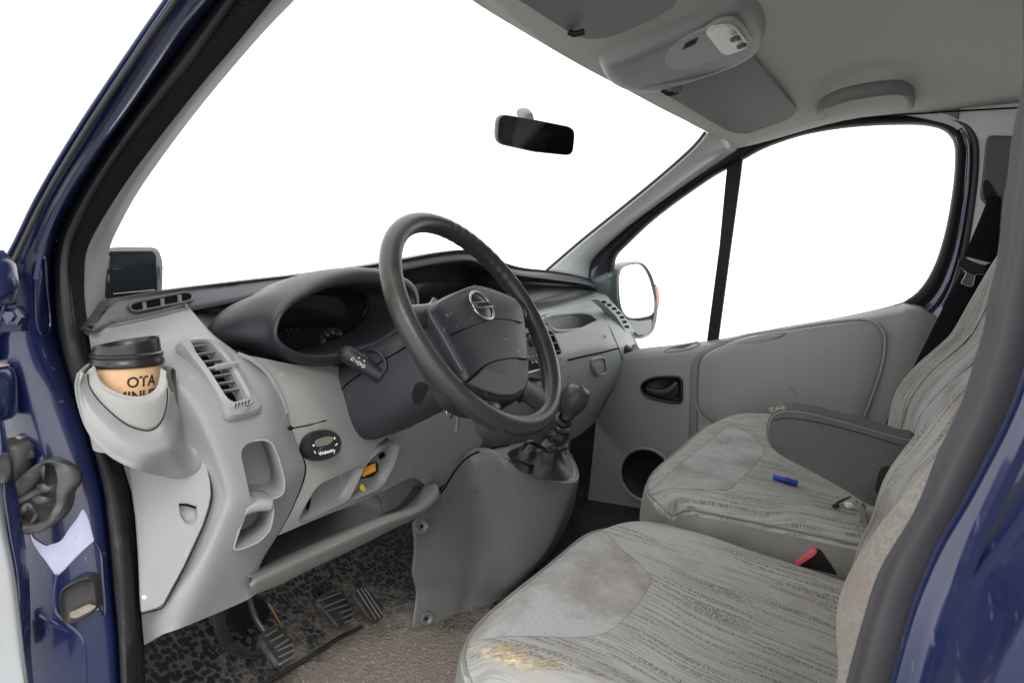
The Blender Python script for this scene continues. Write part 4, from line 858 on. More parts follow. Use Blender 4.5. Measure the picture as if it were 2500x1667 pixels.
# ---- open tray (shelf) with a rounded lip under the fascia
lt = [(614, 1405), (690, 1370), (750, 1342), (875, 1287), (950, 1258), (1012, 1236), (1045, 1205), (1062, 1180)]
lm = [(612, 1428), (690, 1392), (750, 1364), (880, 1306), (955, 1274), (1010, 1256), (1050, 1235), (1075, 1205)]
lb = [(612, 1455), (690, 1424), (750, 1393), (875, 1334), (950, 1296), (1004, 1270), (1050, 1246), (1082, 1215)]
LT, LM, LB = [at(a, b, y=.612) for a, b in lt], [at(a, b, y=.597) for a, b in lm], [at(a, b, y=.620) for a, b in lb]
FLr = [p + V((0, .05, -.012)) for p in LT]; FB = [p + V((0, .20, -.004)) for p in LT]; WB = [p + V((0, .215, .03)) for p in LT]; WT = [p + V((0, .215, .16)) for p in LT]
tray = mk('parcel_shelf', gmesh(grid([[p + V((0, .03, .004)) for p in LB], LB, LM, LT, [p + V((0, .03, -.009)) for p in LT]], 5, 5)), mat('shelf_grey_plastic', (.22, .224, .213), .42, bump=(300, .25, .001), var=(8, .15), scr=((.5, .5, .48), 18, .4)), van, solid=.003, off=-1, ang=70, label='open shelf with rounded lip under the dashboard')
mk('shelf_floor', gmesh(grid([[p + V((0, .022, -.0085)) for p in LT], FLr, FB, WB, WT], 5, 5)), mat('shaded_scuffed_shelf_floor', (.075, .077, .075), .40, bump=(240, .4, .0015), var=(8, .3), dirt=((.14, .132, .12), 9, .60), scr=((.3, .3, .29), 14, .5)), tray, solid=.003, off=-1, ang=70)  # floor colour darkened for the shade under the dash, plus dirt and scuffs
patch('shelf_end', [YY(.66, (925, 1206), (975, 1176), (1020, 1158), (1085, 1180)), YY(.66, (935, 1240), (985, 1220), (1040, 1200), (1090, 1205)), YY(.66, (935, 1275), (985, 1255), (1040, 1235), (1090, 1225))], M['mid'], tray, 3, 3, solid=.003)
mk('shelf_bracket', box_vf(at(855, 1240, y=.78), (.006, .02, .07)), M['dark'], tray, closed=True, smooth=False)

# ================================================================== STEERING
WC = V((-.379, .426, .666)); WT_ = .5576
WN = V((0, -math.cos(WT_), math.sin(WT_))); W1 = V((1, 0, 0)); W2 = V((0, math.sin(WT_), math.cos(WT_)))
def wl(a, b, d=0.0): return WC + W1 * a + W2 * b + WN * d
def onw(px, py, d=0.0): return pl(px, py, WC + WN * d, WN)
# column shroud
def rsec(pt, pb, w, n=48, r=.035):
    u = (pt - pb); c_ = (pt + pb) / 2 + V((w / 2, 0, 0)); h = u.length / 2; ud = u.normalized(); L = []
    ol = [c_ + V((-w / 2, 0, 0)) + ud * h, c_ + V((w / 2, 0, 0)) + ud * h, c_ + V((w / 2, 0, 0)) - ud * h, c_ + V((-w / 2, 0, 0)) - ud * h]
    return rnd(ol, r, 11)
secs = [((800, 880), (852, 1094), .700, -.475, .195, .02), ((803, 886), (850, 1090), .66, -.475, .195, .03), ((840, 862), (880, 1081), .61, -.472, .190, .03), ((905, 830), (965, 1040), .55, -.468, .184, .03), ((965, 800), (1040, 1005), .50, -.462, .176, .03), ((1010, 778), (1085, 988), .475, -.455, .165, .03), ((1020, 785), (1090, 975), .47, -.450, .155, .03)]
rows = []
for pt, pb, yy, xx, w, r in secs: rows.append(rsec(at(*pt, x=xx), at(*pb, x=xx), w, r=r * 1.9))
shr_ = mk('column_shroud', gmesh(grid(rows, 1, 4, True), True, False, True, True), M['shroud'], van, closed=True, ang=60, label='charcoal shroud round the steering column')
onsh = snap(shr_)
tube('shroud_seam', res([onsh(a, b, .0004) for a, b, x in ((786, 978, -.474), (850, 935, -.473), (905, 898, -.470), (960, 866, -.464), (1000, 842, -.458))], 24), .0013, M['void'], shr_, 6)
# stalk switch with its collar
so2 = rnd([onsh(a, b, .004) for a, b in ((886, 900), (892, 862), (910, 856), (930, 862), (944, 880), (946, 900), (930, 918), (910, 926), (892, 916))], .012)
sk = mk('stalk_collar', cup_vf([p for p in so2], V((.014, 0, 0)), .9), M['shroud'], shr_, solid=.002, off=1)
mk('collar_face', (lambda L: (L, [tuple(range(len(L)))]))([p + V((.004, 0, 0)) for p in so2]), M['trim'] if False else mat('collar_grey', (.10, .10, .108), .5, var=(20, .1)), sk, smooth=False)
tube('collar_rim', res(so2, 40, True), .0022, M['shroud'], sk, 8, True)
s0, s1 = at(918, 910, x=-.468), at(828, 852, x=-.496)
dirs = (s1 - s0)
pa = [s0 + dirs * t for t in (-.15, 0, .12, .3, .55, .78, .92, .985, 1.0)]
stk = tube('indicator_stalk', res(pa, 34), [.0112, .0115, .0118, .012, .0124, .0128, .0132, .0136, .0138, .0138, .0136, .013, .0105, .004], M['dark'], shr_, 22, ang=60)
sn = (CAM - s1); sn = (sn - dirs.normalized() * sn.dot(dirs.normalized())).normalized()
sm_ = frame(dirs * -1, sn)
def stm(t, off): m_ = sm_.copy(); m_.translation = s0 + dirs * t + sn * .0139 + sm_.to_3x3() @ V((0, off, 0)); return m_
ic = []
for t, k in ((.60, 0), (.46, 0), (.34, 0)):
    ic.append(text_vf('D' if t > .5 else '=D', .0072, stm(t, -.002), .0002)); 
ic += [text_vf('=', .0060, stm(.50, .005), .0002), text_vf('o', .0060, stm(.36, .006), .0002)]
mk('stalk_symbols', join_vf(*ic), M['white'], stk, face=False, smooth=False)
# keys under the column
kb = at(1096, 1000, y=.47)
key = empty('ignition_key', kb, 'small metal key with split ring hanging under the steering wheel from the ignition', 'key')
tube('split_ring', [kb + V((.010 * math.cos(t * .4), -.002, .014 * math.sin(t * .4))) for t in range(16)], .0012, M['chrome'], key, 6, True)
mk('key_blade', prism_vf([at(a, b, y=.468) for a, b in ((1118, 1012), (1126, 1014), (1122, 1040), (1116, 1056), (1114, 1054))], V((0, .002, 0))), M['steel'], key, closed=True, smooth=False)
mk('key_head', lathe_vf([(0, .003), (.007, .003), (.008, .0), (.007, -.003), (0, -.003)], 14, Matrix.Translation(at(1090, 990, y=.472)) @ frame((1, 0, 0), (-.4, -.9, 0))), M['chrome'], key, closed=True)
mk('ignition_barrel', lathe_vf([(0, .012), (.010, .012), (.012, .006), (.012, -.02)], 20, Matrix.Translation(at(1092, 984, y=.485)) @ frame((1, 0, 0), (-.3, -.9, .1))), M['dark'], shr_, closed=True)
# notch in the shroud near the wheel
no = [(1010, 945), (1018, 933), (1034, 932), (1046, 940), (1044, 955), (1024, 984), (1012, 982), (1006, 968)]
mk('shroud_notch', (lambda L: (L, [tuple(range(len(L)))]))(rnd([onsh(a, b, .0025) for a, b in no], .008)), M['black'], shr_, smooth=False)
# wheel
whl = tube('steering_wheel', [wl(.178 * math.cos(t * 2 * math.pi / 360), .178 * math.sin(t * 2 * math.pi / 360)) for t in range(360)],
           [.0158 + .0005 * math.sin(k * 1.05) * (.8 if 20 < k < 75 else 0) for k in range(360)], M['wheel'], van, 20, True, label='dark worn four-spoke steering wheel with a round chrome badge')
# finger bumps along the back of the upper right rim
for k in range(0):
    t = R(22 + k * 6.5); mk('rim_bump', lathe_vf([(0, .0055), (.004, .0045), (.0075, 0), (0, -.002)], 12, Matrix.Translation(wl(.165 * math.cos(t), .165 * math.sin(t), -.004)) @ frame(W1 * -math.sin(t) + W2 * math.cos(t), -(W1 * math.cos(t) + W2 * math.sin(t)) - WN * .3)), M['wheel'], whl, closed=True)
# hub: skirt, padded cover, lower cover
HO = [(1050, 748), (1075, 733), (1105, 717), (1145, 702), (1166, 697), (1190, 702), (1222, 714), (1256, 730), (1272, 752), (1280, 790), (1286, 850), (1289, 905), (1288, 935), (1282, 955), (1262, 972), (1232, 976), (1200, 972), (1170, 958), (1146, 936), (1128, 905), (1104, 862), (1076, 812), (1052, 772)]
ho1 = [onw(a, b, .012) for a, b in HO]; hc = sum(ho1, V((0, 0, 0))) / len(ho1)
rh = lambda k, d: [hc + (p - hc) * k + WN * d for p in res(ho1, 90, True)]
hub = mk('airbag_cover', gmesh([rh(1.0, -.060), rh(1.03, -.03), rh(1.025, -.008), rh(1.0, -.001), rh(.965, .0035), rh(.88, .006), rh(.6, .0085), rh(.3, .009)], True, False, True, True), M['hub'], whl, closed=True, ang=50)
onh = lambda px, py, d=0.0: onw(px, py, .0185 + d)
# brow of the hub (lighter bevel on the top left)
tube('cover_edge', res([onw(a, b, .0145) for a, b in ((1128, 905), (1104, 862), (1076, 812), (1050, 768), (1054, 756), (1085, 735), (1130, 712), (1160, 701))], 50), .0032, mat('hub_edge_plastic', (.05, .052, .056), .38, var=(12, .2)), whl, 8)
tube('cover_seam', res([onh(a, b, .0018) for a, b in ((1100, 818), (1130, 805), (1170, 790), (1205, 780), (1240, 780), (1274, 788))], 30), .0010, M['void'], whl, 6)
tube('cover_seam', res([onh(a, b, .0012) for a, b in ((1136, 934), (1158, 915), (1182, 894), (1210, 882), (1250, 875), (1286, 877))], 30), .0016, M['void'], whl, 6)
loc = [(1137, 936), (1160, 918), (1184, 897), (1212, 886), (1250, 879), (1287, 880), (1286, 930), (1276, 952), (1250, 966), (1215, 966), (1180, 956), (1152, 944)]
mk('hub_lower_cover', prism_vf([onw(a, b, .0172) for a, b in loc], WN * .003), mat('lower_cover_plastic', (.036, .037, .043), .42, bump=(500, .2, .001), var=(10, .15)), whl, bevel=.003, seg=3, closed=True)
# spokes
def spoke(p0, p1, w0, w1, d0=-.004, d1=0.0, t=.016, mid=None):
    a, b = onw(*p0, d0), onw(*p1, d1); rows = []
    for i in range(9):
        s = i / 8; c_ = a.lerp(b, s); w = w0 + (w1 - w0) * s + .010 * (2 * s - 1) ** 4
        u = (b - a).normalized(); v = WN.cross(u)
        rows.append([c_ + v * (w * math.cos(q * math.pi / 9)) + WN * (t * .6 * math.sin(q * math.pi / 9)) for q in range(18)])
    mk('spoke', gmesh(grid(rows, 1, 2, True), True, False, True, True), M['wheel'], whl, closed=True, ang=70)
spoke((1078, 770), (985, 775), .020, .017); spoke((1262, 758), (1292, 752), .026, .024)
spoke((1195, 950), (1190, 1030), .022, .026); spoke((1268, 945), (1318, 975), .022, .028)
# badge: ring, bar and letters
bc = onh(1176, 746, .003); 
bm_ = frame(W1, WN); bm_.translation = bc
br = .0265
bd = tube('wheel_badge', [bm_ @ V((br * math.cos(t * .1309), br * .92 * math.sin(t * .1309), 0)) for t in range(48)], .0024, M['chrome'], whl, 10, True)
mk('badge_dish', lathe_vf([(0, .001), (.018, .0004), (.0245, -.001)], 36, bm_), mat('badge_dark_chrome', (.14, .14, .15), .25, metal=1), bd)
mk('badge_bar', box_vf(bm_ @ V((0, 0, .002)), (.060, .0105, .003), bm_.to_3x3()), M['chrome'], bd, bevel=.0008, closed=True)
mk('badge_letters', text_vf('NISSAN', .0098, bm_ @ Matrix.Translation((0, 0, .0037)), .0003, .0003), M['ink'], bd, face=False, smooth=False)
tm_ = frame(W1, WN); tm_.translation = onh(1212, 856, .0018); t2_ = frame(W1, WN); t2_.translation = onh(1216, 868, .0018)
mk('cover_print', join_vf(text_vf('SRS', .009, tm_, .0002, .0002), text_vf('AIRBAG', .0075, t2_, .0002, .0002)), mat('embossed_print', (.075, .07, .06), .6), whl, face=False, smooth=False)
tm_ = frame(W1, WN); tm_.translation = onh(1092, 770, .0012)
mk('horn_symbol', join_vf(text_vf('D', .009, tm_, .0002), text_vf('=', .008, tm_ @ Matrix.Translation((.008, 0, 0)), .0002)), mat('symbol_grey', (.2, .2, .2), .6), whl, face=False, smooth=False)
tube('scratch', [onh(1110, 776, .001), onh(1114, 790, .001), onh(1116, 800, .001)], .0004, M['trim'], whl, 5)

# ================================================================== CENTRE STACK AND CONSOLE
cs = [[at(a, b, y=c_) for a, b, c_ in r] for r in (
    [(1050, 800, .73), (1130, 770, .73), (1200, 750, .73), (1290, 735, .72)], [(1060, 850, .655), (1150, 830, .64), (1260, 815, .628), (1345, 800, .622)],
    [(1080, 930, .650), (1170, 910, .635), (1280, 890, .620), (1375, 880, .605)], [(1100, 1010, .650), (1190, 990, .637), (1290, 970, .622), (1385, 950, .612)], [(1120, 1090, .655), (1200, 1080, .642), (1300, 1060, .640), (1395, 1030, .635)], [(1120, 1190, .690), (1200, 1180, .68), (1300, 1160, .68), (1390, 1110, .68)])]
stack = patch('centre_stack', cs, M['cons'], van, 5, 5, solid=.006, label='grey centre stack with the radio, half hidden behind the steering wheel')
def onc(px, py, d=0.0):
    a, b, c_ = at(1150, 830, y=.640), at(1360, 800, y=.620), at(1290, 970, y=.622)
    n = (b - a).cross(c_ - a).normalized()
    if n.dot(CAM - a) < 0: n = -n
    return pl(px, py, a + n * d, n)
cn = (onc(1200, 900, .1) - onc(1200, 900, 0)); cn = cn.normalized()
rd = prism('radio', rnd([onc(a, b, .008) for a, b in ((1170, 838), (1322, 806), (1330, 896), (1180, 926))], .006), onc(1250, 860, 0) - onc(1250, 860, .020), M['black'], stack, bevel=.003)
ds_ = []
for r_ in range(3):
    for k in range(3):
        if r_ == 2 and k == 0: continue
        ds_.append(lathe_vf([(0, .0012), (.0022, .001), (.0028, 0)], 10, Matrix.Translation(onc(1291 + k * 9, 855 + r_ * 16 - k * 2 - (3 if r_ == 0 else 0), .0095)) @ frame((1, 0, 0), (-.3, -.95, .05))))
mk('radio_buttons', join_vf(*ds_), M['white'], rd, closed=True)
mk('radio_knob', lathe_vf([(0, .014), (.012, .014), (.0145, .010), (.016, 0), (.016, -.006)], 24, Matrix.Translation(onc(1292, 832, .006)) @ frame((1, 0, 0), (-.3, -.95, .05))), M['dark'], rd, closed=True)
tube('radio_trim', [onc(1282, 912, .010), onc(1322, 900, .010)], .0022, M['chrome'], rd, 8)
prism('dark_slot', [onc(a, b, .004) for a, b in ((1190, 945), (1320, 915), (1322, 928), (1192, 958))], onc(1250, 860, .002) - onc(1250, 860, .0), M['black'], stack)
mk('lighter_socket', lathe_vf([(.004, -.008), (.009, .0), (.013, .004), (.0145, .002), (.015, -.004)], 24, Matrix.Translation(onc(1312, 952, .006)) @ frame((1, 0, 0), (-.3, -.95, .1))), M['dark'], stack)
# right-hand centre vent, seen edge on
v2 = prism('air_vent', rnd([at(a, b, y=.590) for a, b in ((1332, 792), (1345, 798), (1362, 830), (1376, 868), (1388, 893), (1390, 906), (1372, 918), (1362, 910), (1348, 858), (1334, 812))], .006), V((.0, .03, 0)), M['cons'], stack, bevel=.003, label='centre air vent just right of the wheel rim')
prism('vent_opening', rnd([at(a, b, y=.5895) for a, b in ((1340, 806), (1350, 812), (1366, 850), (1380, 890), (1380, 902), (1370, 905), (1352, 862), (1340, 820))], .003), V((0, .003, 0)), M['void'], v2, smooth=False)
for i in range(5):
    t = i / 4; mk('vent_slat', box_vf(at(1346 + 28 * t, 818 + 78 * t, y=.588), (.024, .004, .0025)), M['cons'], v2, closed=True, smooth=False)
for i in range(2): mk('dash_knob', lathe_vf([(0, .012), (.009, .012), (.011, .008), (.012, 0)], 20, Matrix.Translation(at(1376 + i * 4, 918 + i * 20, y=.600)) @ frame((1, 0, 0), (-.2, -.95, .1))), M['cons'], stack, closed=True)

# ---- passenger side of the dashboard
pr = [[(1290, 724, .72), (1360, 715, .72), (1425, 707, .71), (1458, 704, .69)],
      [(1300, 745, .72), (1365, 735, .72), (1430, 722, .70), (1472, 717, .66)],
      [(1312, 768, .665), (1378, 757, .655), (1448, 745, .635), (1492, 738, .620)],
      [(1325, 808, .615), (1395, 795, .610), (1466, 782, .600), (1520, 772, .600)],
      [(1340, 850, .595), (1408, 838, .592), (1480, 822, .587), (1542, 815, .593)],
      [(1352, 888, .588), (1420, 872, .586), (1496, 852, .584), (1558, 852, .597)],
      [(1368, 940, .590), (1436, 918, .589), (1516, 892, .588), (1572, 890, .610)],
      [(1382, 990, .605), (1438, 968, .604), (1505, 935, .606), (1552, 928, .640)],
      [(1388, 1040, .635), (1430, 1018, .636), (1486, 980, .640), (1528, 962, .672)],
      [(1386, 1078, .665), (1425, 1054, .668), (1476, 1008, .675), (1516, 976, .70)]]
pdm = mat('dash_grey_green', (.37, .395, .38), .40, bump=(420, .25, .001), var=(6, .05), scr=((.5, .5, .48), 22, .25))
pd_ = patch('passenger_dash', [[at(a, b, y=c_) for a, b, c_ in r] for r in pr], pdm, van, 6, 5, solid=.008, label='grey passenger side of the dashboard with the glovebox')
bake(pd_)
edg = [[at(a, b, y=c_) for a, b, c_ in r] for r in ([(1458, 704, .69), (1472, 717, .66), (1492, 738, .62), (1520, 772, .60), (1542, 815, .593), (1558, 852, .597), (1572, 890, .61), (1552, 928, .64), (1528, 962, .672), (1516, 976, .70)],)]
e0 = edg[0]; e1 = [p + V((.018, .03, 0)) for p in e0]; e2 = [p + V((.03, .12, -.01)) for p in e0]
loft('dash_end', [e0, [p + V((.010, .008, 0)) for p in e0], e1, e2], pdm, pd_, n=40, solid=.004)
onpg = snap(pd_)
def onpg_old(px, py, d=0.0):
    a, b, c_ = at(1408, 838, y=.592), at(1520, 830, y=.590), at(1436, 918, y=.589)
    n = (b - a).cross(c_ - a).normalized()
    if n.dot(CAM - a) < 0: n = -n
    return pl(px, py, a + n * d, n)
pgn = (onpg(1400, 850, .1) - onpg(1400, 850)).normalized(); pgn = V((-.06, -1, .04)).normalized()
tube('glovebox_seam', [onpg(1386, 879, .0005), onpg(1420, 871, .0005), onpg(1470, 860, .0005), onpg(1509, 850, .0005)], .0028, M['void'], pd_, 6)
tube('glovebox_seam', res([onpg(a, b, .0003) for a, b in ((1475, 775), (1494, 812), (1510, 850), (1520, 880), (1527, 902), (1512, 926), (1487, 962), (1470, 990))], 30), .0016, M['black'], pd_, 6)
# hollow with a rounded rim above the glovebox
hl = rnd([at(a, b, y=.620) for a, b in ((1318, 780), (1330, 770), (1400, 762), (1428, 764), (1446, 778), (1448, 792), (1436, 800), (1362, 808), (1335, 805))], .022)
cut(pd_, (hl, V((0, .03, .0))))
mk('dash_hollow', cup_vf([p + V((0, -.012, 0)) for p in hl], V((0, .034, -.004)), .86), pdm, pd_, solid=.002, off=1)
tube('hollow_rim', res([p + V((0, -.012, 0)) for p in hl], 70, True), .0055, pdm, pd_, 10, True)
# latch
lo_ = rnd([onpg(a, b, .003) for a, b in ((1440, 882), (1444, 876), (1466, 872), (1474, 876), (1478, 904), (1474, 912), (1454, 916), (1448, 908))], .008)
lt_ = mk('glovebox_latch', cup_vf(lo_, -pgn * .004, .9), M['black'], pd_, solid=.001, off=1)
tube('latch_rim', res(lo_, 40, True), .0028, pdm, lt_, 8, True)
prism('latch_button', rnd([onpg(a, b, .005) for a, b in ((1441, 890), (1450, 884), (1462, 886), (1466, 904), (1458, 914), (1448, 910))], .006), pgn * .006, M['trim'], lt_, bevel=.002)
mk('rust_speck', lathe_vf([(0, .0005), (.004, .0003), (.006, 0)], 10, Matrix.Translation(onpg(1474, 822, .004)) @ frame((1, 0, 0), pgn)), mat('rust_mark', (.33, .24, .18), .8), pd_)
# passenger face vent on the dash end
def onv3(px, py, d=0.0): return at(px, py, y=.598 - d)
v3o = [(1460, 731), (1468, 729), (1480, 730), (1498, 742), (1516, 760), (1533, 782), (1548, 806), (1546, 813), (1532, 816), (1522, 800), (1504, 772), (1482, 750)]
v3 = prism('air_vent', rnd([onv3(a, b, .022 - .0002 * (b - 730)) for a, b in v3o], .004), V((.004, .026, 0)), pdm, pd_, bevel=.003, label='passenger face vent on the far end of the dashboard')
for i in range(7):
    t = i / 6; a, b = 1474 + 56 * t - 12 * math.sin(math.pi * t) * -.6, 737 + 60 * t ** 1.2
    mk('vent_gap', prism_vf([onv3(a - 5, b - 2, .0235 - .0002 * (b - 730)), onv3(a + 4, b - 3, .0235 - .0002 * (b - 730)), onv3(a + 8, b + 3, .0235 - .0002 * (b - 730)), onv3(a - 1, b + 4, .0235 - .0002 * (b - 730))], V((0, .004, 0))), M['void'], v3, smooth=False)
# dark pocket and grip on the dash end, next to the door
prism('end_slot', rnd([at(a, b, y=.588) for a, b in ((1546, 846), (1552, 840), (1562, 848), (1568, 880), (1564, 905), (1558, 890))], .006), V((.004, .010, 0)), M['black'], pd_, bevel=.002)
tube('end_grip', res([at(a, b, y=y) for a, b, y in ((1530, 958, .655), (1542, 938, .640), (1552, 920, .628), (1558, 905, .616))], 16), .006, pdm, pd_, 10)

# ---- centre console
co = [[(1008, 1262), (1046, 1244), (1082, 1196), (1118, 1138), (1144, 1113), (1180, 1098), (1246, 1086), (1300, 1092), (1360, 1112), (1402, 1140)],
      ]
ct = [at(a, b, y=y) for a, b, y in ((1010, 1272, .655), (1052, 1243, .648), (1082, 1196, .640), (1112, 1148, .630), (1140, 1117, .618), (1180, 1100, .60), (1215, 1096, .585))]
rimc = [(1215, 1096), (1240, 1092), (1300, 1080), (1352, 1090), (1388, 1108), (1402, 1132), (1412, 1160), (1411, 1176), (1400, 1186), (1372, 1190), (1330, 1184), (1280, 1166), (1240, 1142), (1222, 1122)]
zc_ = at(1320, 1130, x=-.03).z
Zr = lambda px, py, dz=0.0: pl(px, py, at(1310, 1135, x=-.02) + V((0, 0, dz)), V((-.10, -.16, 1)))
# wall sections running down from the rim to the floor; columns step round the front of the console
colsC = []
top_ = [(1010, 1275), (1052, 1243), (1085, 1194), (1118, 1140), (1150, 1112), (1195, 1112), (1235, 1142), (1282, 1170), (1332, 1188), (1374, 1194), (1402, 1188), (1413, 1172), (1411, 1150), (1402, 1128), (1385, 1106)]
yT = [.655, .648, .640, .632, .618, .580, .545, .515, .485, .462, .450, .455, .48, .52, .56]
m1_ = [(1012, 1340), (1050, 1320), (1088, 1300), (1130, 1285), (1170, 1275), (1215, 1280), (1250, 1300), (1285, 1320), (1318, 1330), (1345, 1325), (1362, 1300), (1385, 1270), (1400, 1240), (1405, 1200), (1400, 1160)]
y1 = [.680, .665, .648, .632, .615, .585, .555, .53, .51, .495, .49, .50, .53, .57, .62]
m2_ = [(1006, 1400), (1040, 1400), (1080, 1398), (1120, 1398), (1155, 1400), (1185, 1408), (1215, 1415), (1240, 1418), (1262, 1415), (1282, 1408), (1310, 1382), (1345, 1350), (1370, 1310), (1390, 1260), (1395, 1200)]
y2 = [.700, .685, .668, .650, .635, .615, .595, .575, .56, .555, .555, .565, .59, .62, .66]
m3_ = [(1016, 1448), (1046, 1452), (1080, 1456), (1112, 1460), (1140, 1464), (1165, 1466), (1185, 1466), (1205, 1464), (1222, 1460), (1240, 1450), (1275, 1420), (1315, 1380), (1350, 1340), (1375, 1290), (1390, 1220)]
y3 = [.710, .695, .680, .665, .655, .640, .628, .618, .61, .605, .605, .61, .63, .65, .69]
m4_ = [(1006, 1536), (1034, 1542), (1062, 1548), (1090, 1553), (1116, 1554), (1138, 1552), (1156, 1546), (1172, 1536), (1188, 1522), (1206, 1500), (1250, 1462), (1295, 1420), (1335, 1375), (1365, 1320), (1385, 1250)]
y4 = [.705, .695, .685, .675, .665, .655, .648, .642, .638, .635, .63, .635, .65, .67, .71]
rC = [[at(a, b, y=y) for (a, b), y in zip(P_, Y_)] for P_, Y_ in ((top_, yT), (m1_, y1), (m2_, y2), (m3_, y3), (m4_, y4))]
inr = [at(a, b, y=y) for (a, b), y in zip([(1040, 1262), (1075, 1234), (1105, 1186), (1135, 1136), (1180, 1098), (1225, 1100), (1236, 1122), (1282, 1152), (1330, 1171), (1370, 1176), (1392, 1166), (1396, 1150), (1394, 1134), (1384, 1116), (1376, 1104)], [.69, .68, .67, .66, .64, .60, .55, .518, .49, .47, .463, .475, .50, .54, .58])]
rimT = [p.lerp(q, .5) + V((0, 0, .004)) for p, q in zip(rC[0], inr)]
dwn = [p + V((0, .01, -.03)) for p in inr]
cons = mk('centre_console', gmesh(grid([dwn, inr, rimT] + rC, 5, 5)), M['cons'], van, solid=.004, ang=70, label='dark grey centre console that carries the gear lever')
lid2 = [at(a, b, y=y) for a, b, y in ((1052, 1243, .65), (1112, 1148, .632), (1140, 1116, .62), (1180, 1099, .605), (1246, 1086, .59), (1300, 1078, .60), (1350, 1090, .60), (1385, 1106, .575))]
loft('console_top', [lid2, [p.lerp(q, .5) + V((0, 0, .003)) for p, q in zip(lid2, res(inr[1:], 8))], res(inr[1:], 8)], M['cons'], cons, n=40, kv=4, solid=.003)
tube('console_seam', res([at(a, b, y=y - .003) for a, b, y in ((1052, 1243, .648), (1082, 1196, .640), (1112, 1148, .630), (1140, 1117, .618), (1180, 1099, .604), (1242, 1086, .592))], 40), .0018, M['void'], cons, 6)
for a, b, y in ((1030, 1285, .655), (1042, 1510, .690)):
    q = at(a, b, y=y); n_ = V((-.45, -.88, .1))
    s_ = mk('screw_recess', lathe_vf([(.0035, -.002), (.008, .001), (.0105, .0035), (.013, .0035), (.0145, .0)], 20, Matrix.Translation(q) @ frame((1, 0, 0), n_)), M['cons'], cons)
    mk('screw_head', lathe_vf([(0, .001), (.003, .001), (.0038, -.001)], 10, Matrix.Translation(q) @ frame((1, 0, 0), n_)), M['black'], s_)
sp_ = [[(1153, 1200), (1160, 1208), (1157, 1222), (1152, 1216)], [(1160, 1198), (1168, 1206), (1171, 1212), (1160, 1210)], [(1163, 1180), (1165, 1180), (1165, 1184), (1163, 1184)]]
mk('paint_fleck', join_vf(*[([at(a, b, y=.606) for a, b in L], [(0, 1, 2, 3)]) for L in sp_]), M['trim'], cons, smooth=False)
# ---- gear lever: boot, collar, knob
bz = [(1232, 1112), (1240, 1128), (1282, 1152), (1330, 1170), (1370, 1173), (1394, 1162), (1392, 1142), (1378, 1114), (1352, 1100), (1300, 1090), (1255, 1094)]
b0_ = [Zr(a, b, .0) for a, b in bz]; bC = sum(b0_, V((0, 0, 0))) / len(b0_)
lev = (Zr(1350, 1100, .0)); 
ptop = at(1372, 1050, y=.47); pk_ = at(1392, 1000, y=.44)
tl = V((pk_.x - ptop.x, pk_.y - ptop.y, pk_.z - ptop.z))
def circ(c_, r_, ax_, n=44, wob=0, ph=0):
    m_ = frame((1, 0, 0), ax_); m_.translation = c_
    return [m_ @ V(((r_ + wob * math.sin(5 * t * 6.283 / n + ph)) * math.cos(t * 6.283 / n), (r_ + wob * math.sin(5 * t * 6.283 / n + ph)) * math.sin(t * 6.283 / n), 0)) for t in range(n)]
def align(L, ref):
    k = min(range(len(L)), key=lambda k: sum((L[(k + i) % len(L)] - ref[i]).length for i in range(0, len(L), 6)))
    M1 = L[k:] + L[:k]; L2 = L[::-1]; k2 = min(range(len(L)), key=lambda k: sum((L2[(k + i) % len(L)] - ref[i]).length for i in range(0, len(L), 6)))
    M2 = L2[k2:] + L2[:k2]
    return M1 if sum((a - b).length for a, b in zip(M1, ref)) < sum((a - b).length for a, b in zip(M2, ref)) else M2
B0 = res(b0_, 44, True)
axu = tl.normalized()
k1 = bC.lerp(ptop, .25); k2 = bC.lerp(ptop, .5); k3 = bC.lerp(ptop, .75)
R1 = [bC + (p - bC) * .80 + V((0, 0, .010)) for p in B0]
R2 = [bC + (p - bC) * (.60 + .05 * math.sin(i * .7)) + V((.004, -.004, .022 + .004 * math.sin(i * .9))) for i, p in enumerate(B0)]
R3 = align(circ(bC.lerp(ptop, .42) + V((-.008, 0, 0)), .036, V((.2, .2, 1)), wob=.006), R2)
R4 = align(circ(bC.lerp(ptop, .60), .027, V((.1, -.1, 1)), wob=.005, ph=1.5), R3)
R5 = align(circ(bC.lerp(ptop, .80), .021, axu, wob=.002), R4); R6 = align(circ(ptop, .017, axu), R5); R7 = align(circ(ptop + axu * .006, .014, axu), R6)
gl = mk('gear_lever', gmesh(grid([B0, R1, R2, R3, R4, R5, R6, R7], 1, 4, True), True, False, False, True), M['leatherette'], van, ang=70, label='gear lever with folded black boot and round grey knob')
for P_ in ([(1275, 1098), (1292, 1078), (1318, 1090), (1334, 1098)], [(1318, 1094), (1350, 1104), (1368, 1092), (1384, 1064)], [(1332, 1060), (1346, 1068), (1364, 1076)], [(1246, 1114), (1290, 1134), (1350, 1146)]):
    tube('boot_fold', res([at(a, b, y=.462 + .03 * (i == 0) + .035 * (b > 1110)) for i, (a, b) in enumerate(P_)], 18), [.003, .007, .007, .003], M['leatherette'], gl, 10, flat=.6)
mk('boot_collar', lathe_vf([(.0125, -.012), (.016, -.008), (.0165, -.002), (.020, .0), (.0205, .004), (.018, .006), (.0135, .008), (.013, .014)], 28, Matrix.Translation(at(1376, 1026, y=.457)) @ frame((1, 0, 0), tl)), M['leatherette'], gl, ang=50)
kc = at(1404, 972, y=.435); kx_ = V((.18, -.32, .93)).normalized()
